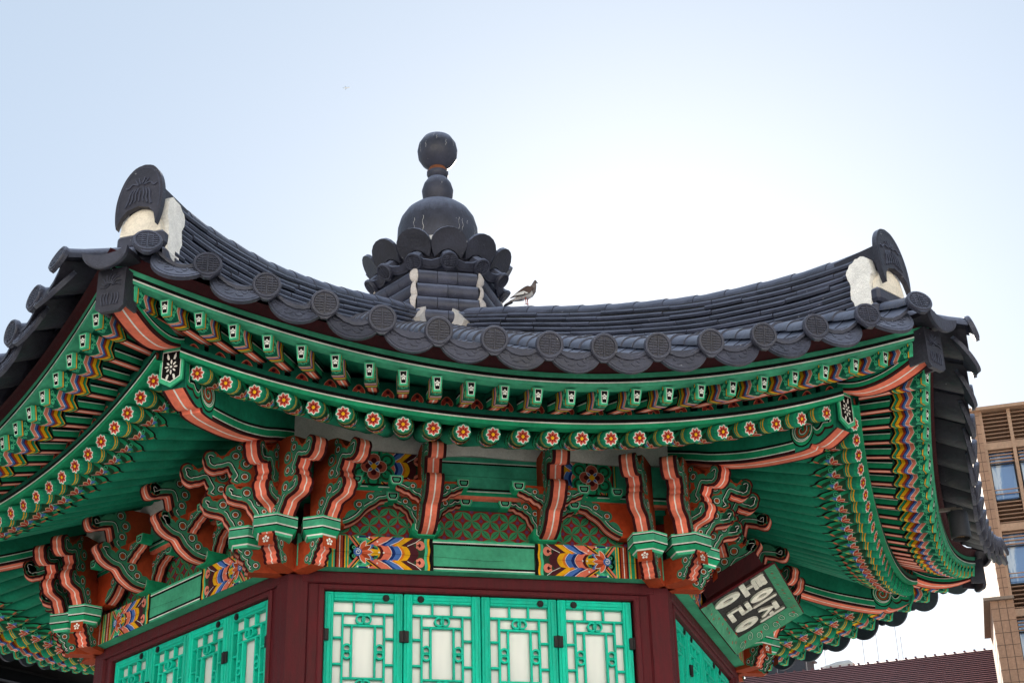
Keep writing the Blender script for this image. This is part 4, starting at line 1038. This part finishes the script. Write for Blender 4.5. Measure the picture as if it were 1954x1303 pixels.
for k in range(6):
    g = G()
    for j, (za, rad_) in enumerate(((6.665, .385), (6.565, .405), (6.462, .412), (6.36, .42))):
        a = R(60*k); rings = []
        for q in range(7):
            th = -PI/2+PI*q/6; w_ = .015*math.cos(th)+.008+.007*math.sin(7*q+j*2+k); rings.append([((rad_+.010+.038*math.cos(th)+.004*random.random())*math.cos(a)+w_*math.cos(b_)*math.sin(a)*1.1-0*w_, (rad_+.012+.035*math.cos(th))*math.sin(a)-w_*math.cos(b_)*math.cos(a)*1.1, za+.052*math.sin(th)+.012*math.sin(b_)) for b_ in [2*PI*z/8 for z in range(8)]])
        g.loft(rings, (.50, .46, .44))
    g.obj('mortar', M_PLAST, fin, smooth=True)
def ring_at(n_, r_, off, make, name):
    for k in range(n_):
        a = 2*PI*k/n_-PI/2+off
        g = G(); rad_v = Vector((math.cos(a), math.sin(a), 0)); tan_v = Vector((-math.sin(a), math.cos(a), 0))
        make(g, rad_v, tan_v, r_); g.obj(name, M_TILE, fin)
def petal_tile(g, rv, tv, r_):
    til = .62  # leaning outwards
    m = lambda x, y, h: rv*(r_+y*math.sin(til)+h*math.cos(til))+tv*x+Vector((0, 0, 6.745+y*math.cos(til)-h*math.sin(til)))
    out = [(.122*math.cos(R(a)), .05+.115*math.sin(R(a))) for a in range(-20, 201, 20)]+[(-.09, -.045), (-.045, .0), (0, .015), (.045, .0), (.09, -.045)]
    g.extr(out, -.014, .01, shrink(TILE, .62), TILE, m)
def small_disc(g, rv, tv, r_):
    til = -.75
    m = lambda x, y, h: rv*(r_+y*math.sin(-til)*1+h*math.cos(til))+tv*x+Vector((0, 0, 6.650+y*math.cos(til)+h*math.sin(til)))
    disc_face(g, m, .060)
    P = [(.05*math.cos(2*PI*k/10), .05*math.sin(2*PI*k/10)) for k in range(10)]; g.extr(P, -.10, -.012, TILE, TILE, m)
def small_drip(g, rv, tv, r_):
    til = -.75
    m = lambda x, y, h: rv*(r_-.01+y*math.sin(-til)+h*math.cos(til))+tv*x+Vector((0, 0, 6.655+y*math.cos(til)+h*math.sin(til)))
    P = [(.122*math.sin(R(a)), .045-.092*math.cos(R(a))) for a in range(-84, 85, 14)]+[(.11*x, .05*x*x+.01) for x in (1, .5, 0, -.5, -1)]
    g.extr(P, -.012, .008, TILE, TILE, m); g.stroke([(.10*math.sin(R(a)), .045-.078*math.cos(R(a))) for a in range(-70, 71, 14)], .006, DTILE, lambda x, y, h: m(x, y, .0085+h), 1)
ring_at(12, .425, 0, petal_tile, 'petal_tile'); ring_at(12, .465, 0, small_disc, 'small_end_disc'); ring_at(12, .445, R(15), small_drip, 'small_drip_plate')
g = G(); g.lathe([(.43, 6.80), (.41, 6.83), (.30, 6.92), (.27, 6.96)], (.62, .60, .58), 24); g.lathe([(.34, 6.64), (.39, 6.70), (.41, 6.80), (.3, 6.88)], DTILE, 24); g.obj('mortar_bed', M_PLAST, fin)
# ================================================================== NAME BOARD on the right-hand side
sgn_ = empty('name_board', (0, 0, 0), 'black name board with white Hangul letters in a light green frame above the right doors', 'sign')
aR = R(60)
su = Vector((math.cos(aR), math.sin(aR), 0)); sv = Vector((math.sin(aR), -math.cos(aR), 0))
e_up = (sv*.9+Vector((0, 0, .436))).normalized(); e_n = su.cross(e_up).normalized()
if e_n.z > 0: e_n = -e_n
o0 = sv*2.005+Vector((0, 0, 4.205)); sgn_.location = o0
def ms(x, y, h): return su*x+e_up*y+e_n*h
g = G(); g.extr([(-.44, -.185), (.44, -.185), (.44, .185), (-.44, .185)], -.10, 0, (.014, .013, .014), DMAR, ms); g.obj('board', M_WOOD, sgn_)
# letters
g = G(); hL = .012; IV = (.85, .81, .72)
def glyph(P): g.extr(P, 0, hL, IV, (.35, .33, .3), ms)
def oo(x, y, rx, ry):
    n = 20; O_ = [(x+rx*math.cos(2*PI*k/n), y+ry*math.sin(2*PI*k/n)) for k in range(n)]; I_ = [(x+rx*.42*math.cos(2*PI*k/n), y+ry*.42*math.sin(2*PI*k/n)) for k in range(n)]
    g.loft([[ms(a, b_, 0) for a, b_ in O_], [ms(a, b_, hL) for a, b_ in O_], [ms(a, b_, hL) for a, b_ in I_], [ms(a, b_, 0) for a, b_ in I_]], IV, cap=False)
def bar(x0, y0, x1, y1, w_):
    w_ *= 1.22; L_ = math.hypot(x1-x0, y1-y0); nx, ny = -(y1-y0)/L_*w_/2, (x1-x0)/L_*w_/2; dx, dy = (x1-x0)/L_*w_*.3, (y1-y0)/L_*w_*.3
    glyph([(x0+nx, y0+ny), (x1+nx, y1+ny), (x1+dx, y1+dy), (x1-nx, y1-ny), (x0-nx, y0-ny), (x0-dx, y0-dy)])
c = -.275
# tong
bar(c-.075, .085, c-.075, .148, .034); bar(c-.058, .140, c+.085, .140, .025); bar(c-.058, .112, c+.08, .112, .020); bar(c-.058, .085, c+.09, .085, .021)
bar(c, .032, c, .070, .034); bar(c-.105, .018, c+.105, .018, .028); oo(c-.0, -.095, .062, .082)
# il
c = .0; oo(c-.04, .085, .058, .075); bar(c+.072, .01, c+.072, .155, .03)
bar(c-.07, -.015, c+.072, -.015, .024); bar(c+.062, -.030, c+.062, -.062, .028); bar(c-.07, -.062, c+.075, -.062, .023); bar(c-.06, -.078, c-.06, -.118, .030); bar(c-.07, -.132, c+.10, -.132, .025)
# jeong
c = .275; bar(c-.10, .125, c+.03, .125, .026); bar(c-.03, .112, c-.10, .025, .028); bar(c-.03, .085, c+.03, .025, .026); bar(c+.03, .078, c+.075, .078, .024); bar(c+.09, .0, c+.09, .155, .030)
oo(c, -.085, .064, .078)
g.obj('lettering', M_PAINT, sgn_)
g = G(); g.rect(-.02, .035, -.178, -.168, (.35, .04, .03), ms, 2); g.rect(.32, .37, -.176, -.166, (.35, .04, .03), ms, 2); g.obj('red_seal_marks', M_PAINT, sgn_)
fl = .055
FRG = (.085, .36, .21)
def strip_q(name, inner, outer, art):
    g = G(); (a, b_), (c_, d) = inner, outer
    A_, B_, C_, D_ = ms(a[0], a[1], .001), ms(b_[0], b_[1], .001), ms(d[0], d[1], fl), ms(c_[0], c_[1], fl)
    n_ = (B_-A_).cross(D_-A_).normalized()
    if n_.dot(e_n) < 0: n_ = -n_
    th = n_*-.012
    g.quad(A_, B_, C_, D_, FRG); P = [A_+th, B_+th, C_+th, D_+th]; g.add(P, [(0, 1, 2, 3)], MAR)
    for p, q, r_, s_ in ((A_, B_, P[1], P[0]), (B_, C_, P[2], P[1]), (C_, D_, P[3], P[2]), (D_, A_, P[0], P[3])): g.quad(p, q, r_, s_, MAR)
    L_ = ((B_-A_).length+(C_-D_).length)/2
    m = lambda x, y, h: (A_.lerp(B_, x)).lerp(D_.lerp(C_, x), y)+n_*h
    if art: # scrolls
        k_ = 7
        for k in range(k_):
            x = (k+.6)/(k_+.2); y = .5+.14*(-1)**k; W_ = L_/((D_-A_).length)
            sp = lambda r0, x=x, y=y, k=k: [(x+r0*(.25+.75*q/14)*.055*math.cos(q*.55*(-1)**k), y+r0*(.25+.75*q/14)*.34*math.sin(q*.55*(-1)**k)) for q in range(15)]
            for rr0, wd_, c_, h in ((1, .010, (.02, .16, .08), 1), (1, .0065, BGRN, 2), (.95, .0022, WHT, 3)):
                P_ = sp(rr0); n = len(P_); Q = [m(a, b_, h*.0008) for a, b_ in P_]
                for i in range(n-1):
                    dvec = (Q[i+1]-Q[i]).normalized().cross(n_)*wd_/2; g.quad(Q[i]+dvec, Q[i+1]+dvec, Q[i+1]-dvec, Q[i]-dvec, c_)
            if k % 2 == 0: 
                for q in range(5): g.disc(x+.05, .5+0*q, .012, (.45, .05, .04), m, 4+q*.1, 8, .10)
    else:
        for k in range(46):
            x = (k+.5)/46; y = random.uniform(.15, .85); dx = random.uniform(.006, .016)
            g.poly([(x-dx, y-.16), (x+dx*.2, y), (x+dx, y+.17), (x, y+.02)], random.choice([(.30, .62, .42), (.03, .20, .11), (.5, .75, .55)]), m, 2+.01*k)
        for k in range(9): g.disc((k+.5+random.uniform(-.3, .3))/9, random.uniform(.3, .7), .0075, (.5, .05, .04), m, 4, 6, .11)
    g.obj(name, M_PAINT, sgn_)
ix, iy, ox, oy = .432, .174, .525, .240
strip_q('frame_board', ((-ix, -iy), (ix, -iy)), ((-ox, -oy), (ox, -oy)), 0)
strip_q('frame_board', ((-ix, iy), (ix, iy)), ((-ox, oy), (ox, oy)), 0)
strip_q('frame_board', ((ix, -iy), (ix, iy)), ((ox, -oy), (ox, oy)), 1)
strip_q('frame_board', ((-ix, -iy), (-ix, iy)), ((-ox, -oy), (-ox, oy)), 1)
# ================================================================== PIGEON on the right ridge
pg = Vector((.975*math.cos(R(-60)), .975*math.sin(R(-60)), 6.150))
pe = empty('pigeon', pg, 'brown and white pigeon facing right on the roof ridge beside the finial', 'bird')
pe.rotation_euler.z = R(-8)
S = .235; SX = .172
# spine: (x, z, half height, half width)
sp = [(-.62, .10, .006, .05), (-.50, .145, .018, .075), (-.36, .20, .045, .085), (-.22, .27, .085, .10), (-.08, .33, .135, .13), (.06, .375, .165, .15), (.18, .43, .165, .145), (.26, .50, .135, .115), (.30, .585, .100, .085), (.325, .65, .082, .074), (.345, .70, .074, .070), (.385, .730, .056, .054), (.42, .725, .02, .02)]
g = G(); rings = []
for i, (x, z, h, w_) in enumerate(sp):
    a = sp[max(i-1, 0)]; b_ = sp[min(i+1, len(sp)-1)]; dx, dz = b_[0]-a[0], b_[1]-a[1]; q = math.hypot(dx, dz)
    if i > 9: dx, dz, q = 1, .3, math.hypot(1, .3)
    nx, nz = -dz/q, dx/q
    rings.append([((x+nx*h*math.sin(t))*SX, w_*math.cos(t)*S, (z+nz*h*math.sin(t))*S) for t in [2*PI*k/16 for k in range(16)]])
BR = (.065, .045, .040); WH = (.42, .41, .40); GYB = (.12, .10, .095)
def bc(i, j):
    low = 8 <= j < 16
    if i <= 3: return WH if not low else (.5, .48, .46)
    if i <= 5: return BR if not low else WH
    if i == 6: return BR if (not low or j in (8, 15)) else GYB
    return GYB if i < 9 else (.08, .065, .06)
g.loft(rings, bc); body = g.obj('body', M_BIRD, pe, smooth=True)
for s_ in (-1, 1):
    g = G(); P = catmull([(.20, .47), (.05, .52), (-.12, .46), (-.30, .36), (-.46, .26), (-.62, .17), (-.45, .20), (-.28, .22), (-.08, .26), (.10, .30), (.20, .38)], 3, True)
    def m(x, z, h, s_=s_): 
        q = max(0, 1-((x-.05)/.62)**2); return (x*SX, s_*(.075+.075*q+h)*S, z*S)
    g.extr(P, 0, .02, BR, BR, m)
    g.poly([(-.10, .36), (-.30, .315), (-.50, .235), (-.30, .24), (-.05, .27), (.08, .30)], (.45, .45, .45), m, 40)
    g.stroke([(-.60, .165), (-.30, .215), (-.05, .25)], .02, BLK, m, 45)
    g.obj('wing', M_BIRD, pe, smooth=40)
    g = G(); x = -.02 if s_ < 0 else .06
    g.tube([(x*SX, s_*.05*S, .26*S), (x*SX, s_*.05*S, .14*S), ((x+.01)*SX, s_*.055*S, .02*S)], [.022*S, .014*S, .012*S], (.30, .09, .07), 7)
    for q in (-.5, 0, .5, PI): g.tube([((x+.01)*SX, s_*.055*S, .02*S), ((x+.01+.09*math.cos(q))*SX, (s_*.055+.07*math.sin(q))*S, .006*S)], [.010*S, .006*S], (.30, .09, .07), 5)
    g.obj('leg', M_BIRD, pe)
g = G(); P = [(-.55, .135), (-.78, .03), (-.84, -.02), (-.70, .02), (-.50, .09)]
g.extr(P, -.055, .055, (.05, .045, .05), (.03, .03, .03), lambda x, z, h: (x*SX, h*S, z*S)); g.obj('tail', M_BIRD, pe)
g = G(); g.tube([(.39*SX, 0, .720*S), (.435*SX, 0, .705*S), (.475*SX, 0, .680*S)], [.018*S, .012*S, .003*S], BLK, 7); g.obj('beak', M_BIRD, pe)
g = G()
for s_ in (-1, 1):
    c0 = Vector((.352*SX, s_*.058*S, .725*S)); g.tube([c0, c0+Vector((0, s_*.010*S, 0))], .011*S, BLK, 8)
g.obj('eye', M_BIRD, pe)
# ================================================================== SPOTLIGHT under the right eave
sp_t = -.13
u, v, z = cB(sp_t); a = R(60)
pos = Vector((u*math.cos(a)+(v+.12)*math.sin(a), u*math.sin(a)-(v+.12)*math.cos(a), z+.05))
se = empty('spotlight', pos, 'black cylindrical spotlight fixed under the dark tiles of the right eave', 'light fixture')
se.rotation_euler.z = a
g = G(); g.lathe([(.052, -.02), (.055, -.03), (.055, -.17), (.050, -.175), (.046, -.160), (.046, -.08)], (.016, .017, .022), 24); g.obj('housing', M_IRON, se, smooth=40)
g = G(); g.lathe([(.0455, -.15), (.03, -.145), (.001, -.143)], (.5, .3, .1), 20); g.obj('lens', M_LAMP, se)
g = G(); g.cbox(-.012, .012, .0, .11, -.005, .012, (.12, .10, .09), c=.002); g.cbox(-.03, .03, -.03, .03, -.021, .0, (.1, .09, .08)); g.obj('mount', M_IRON, se)
# ================================================================== BACKGROUND BUILDINGS
Cam = Vector((-1.4915, -9.3949, 0))
def polar(az, d, z=0): return Cam+Vector((math.sin(R(az))*d, math.cos(R(az))*d, z))
# -- brown office block, right
p0 = polar(30.0, 46.0); p1 = polar(32.1, 45.6); dx = (p1-p0).normalized(); dy = Vector((-dx.y, dx.x, 0))
dx = Vector((math.cos(R(-27.5)), math.sin(R(-27.5)), 0)); dy = Vector((-dx.y, dx.x, 0))
ob = empty('office_building', p0, 'tall brown stone office block with louvres and blue windows at the right edge', 'building')
TOPZ = 1.6+46*.405
def mo(x, y, z): return dx*x+dy*y+Vector((0, 0, z))
BRN = (.44, .255, .165); BRL = (.50, .31, .205)
W_B = 22; FH = 2.57
g = G(); PW = .26; bay = .86; xs2 = [PW+bay*k for k in range(24)]
g.box(0, PW, 0, 14, 0, TOPZ, BRN, mo); g.box(PW, W_B, .45, 14, 0, TOPZ, (.05, .05, .055), mo)
g.box(-.08, W_B, -.15, .6, TOPZ, TOPZ+.10, BRL, mo)
fl_z = [TOPZ-.02-FH*k for k in range(7)]
for zt2 in fl_z: g.box(PW, W_B, .06, .45, zt2-1.22, zt2-1.00, BRL, mo)
for xx in xs2[1:]: g.box(xx-.05, xx+.05, .03, .45, 0, TOPZ, BRL, mo)
g.box(PW, PW+.08, .03, .45, 0, TOPZ, BRL, mo)
zz = .3
while zz < TOPZ: g.box(-.006, PW-.005, -.006, 6, zz, zz+.016, (.16, .10, .07), mo); zz += .30
for xx in (.12,): g.box(xx, xx+.014, -.0075, .01, 0, TOPZ, (.16, .10, .07), mo)
g.obj('facade', M_CONC, ob)
for zt2 in fl_z:
    g = G()
    for k in range(8):
        z0 = zt2-.06-k*.125
        if zt2 < TOPZ-1 and k < 2: continue
        g.box(PW+.08, W_B, .10, .40, z0-.035, z0, shrink(BRN, .75), mo)
    g.obj('louvre', M_CONC, ob)
    for xx in xs2[:4]:
        xa, xb = xx+.08, xx+bay-.06
        g = G(); t_ = .035; z0, z1 = zt2-FH-.22, zt2-1.23
        for q in (xa, xb-t_): g.box(q, q+t_, .28, .36, z0, z1, (.03, .03, .035), mo)
        for q in (z0, z1-t_, z1-.42): g.box(xa, xb, .285, .355, q, q+t_, (.03, .03, .035), mo)
        wf = g.obj('window', M_IRON, ob)
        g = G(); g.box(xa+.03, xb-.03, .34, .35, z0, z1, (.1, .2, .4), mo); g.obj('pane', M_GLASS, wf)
        for q in (0, .11, .22, .33): g = G(); g.box(xa, xb, .12, .18, z1-.07-q, z1-.04-q, BRN, mo); g.obj('sun_slat', M_CONC, wf)
        for q in (.14, .27): g = G(); g.box(xa, xb, .08, .11, z0+q, z0+q+.025, BRN, mo); g.obj('rail', M_CONC, wf)
# lower stair tower beside it
tw = empty('stair_tower', polar(29.62, 44), 'narrow lower brown stone tower standing against the left edge of the office block', 'building')
g = G(); TZ = 1.6+44*.277
g.box(0, .62, 0, 4, 0, TZ, BRN, mo); g.box(-.18, .64, -.15, 4, TZ, TZ+.08, (.30, .22, .17), mo)
g.obj('wall', M_CONC, tw)
g = G(); zz = .3
while zz < TZ: g.box(-.006, .61, -.006, 2, zz, zz+.016, (.16, .10, .07), mo); zz += .34
for xx in (.2, .41): g.box(xx, xx+.016, -.0075, .01, 0, TZ-.01, (.12, .08, .06), mo)
g.obj('masonry_joints', M_CONC, tw)
# -- red tiled roof
q0 = polar(19.5, 56); q1 = polar(30.6, 53); ex = (q1-q0).normalized(); ey = Vector((-ex.y, ex.x, 0))
z_r0, z_r1 = 1.6+56*.2405, 1.6+53*.2475
hb_ = empty('tiled_house', q0, 'low house with a long reddish brown tiled roof at the bottom right', 'house')
Lr = (q1-q0).length
def mh(x, y, z): return ex*x+ey*y+Vector((0, 0, z))
g = G()
nrow = 30; zr = lambda x: z_r0+(z_r1-z_r0)*x/Lr
for k in range(nrow):
    y0, y1 = -.20*k, -.20*(k+1); zoff0, zoff1 = -.11*k, -.11*(k+1)
    nx_ = 60
    xsr = [Lr*j/nx_ for j in range(nx_+1)]
    cc = (.46, .22, .215)
    A_ = [mh(x, y0, zr(x)+zoff0) for x in xsr]; B_ = [mh(x, y1, zr(x)+zoff1+.045) for x in xsr]; C_ = [mh(x, y1, zr(x)+zoff1) for x in xsr]
    g.loft([A_, B_, C_], lambda i, j: cc if i == 0 else (.05, .025, .03), closed=False, cap=False)
    # raised tile ribs
for k in range(int(Lr/.33)):
    x = k*.33; g.box(x, x+.06, -.02, .05, zr(x), zr(x)+.05, (.16, .075, .082), mh)
g.obj('roof', M_CONC, hb_)
g = G(); g.box(0, Lr, -5.8, 4, 0, z_r0-3.4, (.4, .35, .3), mh); g.add([mh(0, 0, z_r0-.01), mh(Lr, 0, z_r1-.01), mh(Lr, 6, z_r1-3.3), mh(0, 6, z_r0-3.3)], [(0, 1, 2, 3)], (.2, .09, .09)); g.obj('wall', M_CONC, hb_)
def mast(px, y_top, y_bot):
    az = px; x = (math.tan(R(az-19.5))*33*math.cos(0)); 
    return x
for az, hgt in ((21.9, .85), (23.0, 1.05), (23.7, .55), (25.1, 1.35), (25.6, .7), (26.3, 1.45), (26.45, .5)):
    x = Lr*(az-19.5)/11.1; g = G(); g.tube([mh(x, .05, zr(x)-.05), mh(x, .05, zr(x)+hgt*1.6)], .010, (.5, .5, .52), 5); g.obj('lightning_rod', M_CONC, hb_)
g = G(); xa, xb = Lr*(20.6-19.5)/11.1, Lr*(22.9-19.5)/11.1; g.box(xa, xb, .2, 1.2, zr(xa)-.2, zr(xa)+.45, (.06, .065, .08), mh); g.box(xa, xb+.1, .1, 1.3, zr(xa)+.45, zr(xa)+.50, (.12, .12, .13), mh); g.obj('roof_plant', M_CONC, hb_)
g = G(); xa, xb = Lr*(23.55-19.5)/11.1, Lr*(24.65-19.5)/11.1; zq = zr(xa)
g.loft([[mh(xa, 0.1, zq-.06), mh(xb, .1, zq-.02), mh(xb, 1, zq-.02), mh(xa, 1, zq-.06)], [mh(xa, 0.1, zq+.09), mh(xb, .1, zq+.09), mh(xb, 1, zq+.09), mh(xa, 1, zq+.09)], [mh(xa+.45, .4, zq+.27), mh(xb-.2, .4, zq+.27), mh(xb-.2, .7, zq+.27), mh(xa+.45, .7, zq+.27)]], (.7, .69, .66)); g.obj('skylight', M_CONC, hb_)
# -- dark gallery, lower left
r0 = polar(-11, 21.5); r1 = polar(-1, 24.5); ex2 = (r1-r0).normalized(); ey2 = Vector((-ex2.y, ex2.x, 0)); Lg = (r1-r0).length
db = empty('dark_building', r0, 'dark glazed building with a railed balcony at the lower left corner', 'building')
def md(x, y, z): return ex2*x+ey2*y+Vector((0, 0, z))
zg = 1.6+23*.26
g = G(); g.box(-1, Lg, .9, 6, 0, zg+1.2, (.012, .012, .014), md); g.box(-1, Lg+.3, -.1, 6, zg+.02, zg+1.2, (.016, .016, .018), md); g.box(-1, Lg, -.4, .9, 0, zg-1.35, (.05, .04, .04), md); g.obj('wall', M_CONC, db)
g = G(); g.box(-1, Lg, -.14, -.06, zg-.10, zg+.02, (.16, .18, .24), md); g.box(-1, Lg, -.44, -.3, zg-1.36, zg-1.22, (.07, .06, .065), md); g.obj('ledge', M_CONC, db)
g = G(); g.box(-1, Lg, .88, .895, zg-1.4, zg-.02, (0, 0, 0), md); g.obj('window', M_DARKGLASS, db)
g = G()
for k in range(12): x = .3+k*.42; g.tube([md(x, -.3, zg-1.25), md(x, -.3, zg-.72), md(x+.03, -.26, zg-.68)], .012, (.07, .075, .085), 6)
g.tube([md(-1, -.28, zg-.55), md(Lg, -.28, zg-.55)], .018, (.03, .03, .035), 6); g.obj('railing', M_IRON, db)
g = G(); g.box(-1, Lg, -.245, -.24, zg-1.22, zg-.6, (0, 0, 0), md); g.obj('glass_guard', M_DARKGLASS, db)
# -- unseen pale building added behind the viewer; bounces sunlight onto the shaded pavilion
cf = polar(192, 24); fx = Vector((math.cos(R(-12)), math.sin(R(-12)), 0)); fy = Vector((-fx.y, fx.x, 0))
pbd = empty('bounce_building', cf, 'unseen pale building added behind the viewer to bounce sunlight onto the pavilion', 'building')
def mq(x, y, z): return fx*x+fy*y+Vector((0, 0, z))
g = G(); g.box(-30, 30, -14, 0, 0, 19, (.80, .78, .73), mq); g.box(-30.3, 30.3, -14.3, .3, 19, 19.5, (.7, .67, .6), mq); g.obj('wall', M_CONC, pbd)
for k in range(11):
    for j in range(4):
        g = G(); x0, z0 = -27.5+5*k, 2+4.3*j; g.box(x0, x0+1.5, -.02, .03, z0, z0+2.1, (.2, .2, .2), mq); g.obj('window', M_GLASS, pbd)
# ================================================================== distant aircraft
def pixdir(px, py): return (fw+r2*((px-977)/2972.03)-u2*((py-651.5)/2972.03)).normalized()
ap = empty('airplane', Vector(cam.location)+pixdir(661, 168)*2600, 'tiny white aircraft high in the pale sky left of the finial', 'airplane')
ap.rotation_euler = (0, R(-8), R(-12))
M_ALU, nt, b = newmat('polished_aluminium'); b.inputs['Metallic'].default_value = .9; b.inputs['Base Color'].default_value = (.95, .95, .95, 1); b.inputs['Roughness'].default_value = .3
g = G(); g.tube([(-5.5, 0, .2), (-4, 0, .1), (0, 0, 0), (4, 0, 0), (5.5, 0, 0), (6.2, 0, -.1)], [.2, .8, 1.0, 1.0, .7, .1], (.8, .8, .8), 12); g.obj('fuselage', M_ALU, ap, smooth=True)
for s_ in (-1, 1): g = G(); g.extr([(1.2, 0), (-1.8, s_*5.5), (-2.6, s_*5.5), (-1.2, 0)], -.15, .1, (.8, .8, .8), (.8, .8, .8), lambda x, y, h: (x, y, h)); g.obj('wing', M_ALU, ap)
g = G(); g.extr([(-3.8, 0), (-5.6, 2.2), (-6.2, 2.2), (-5.5, 0)], -.1, .1, (.8, .8, .8), (.8, .8, .8), lambda x, y, h: (x, h, y)); g.obj('tail_fin', M_ALU, ap)
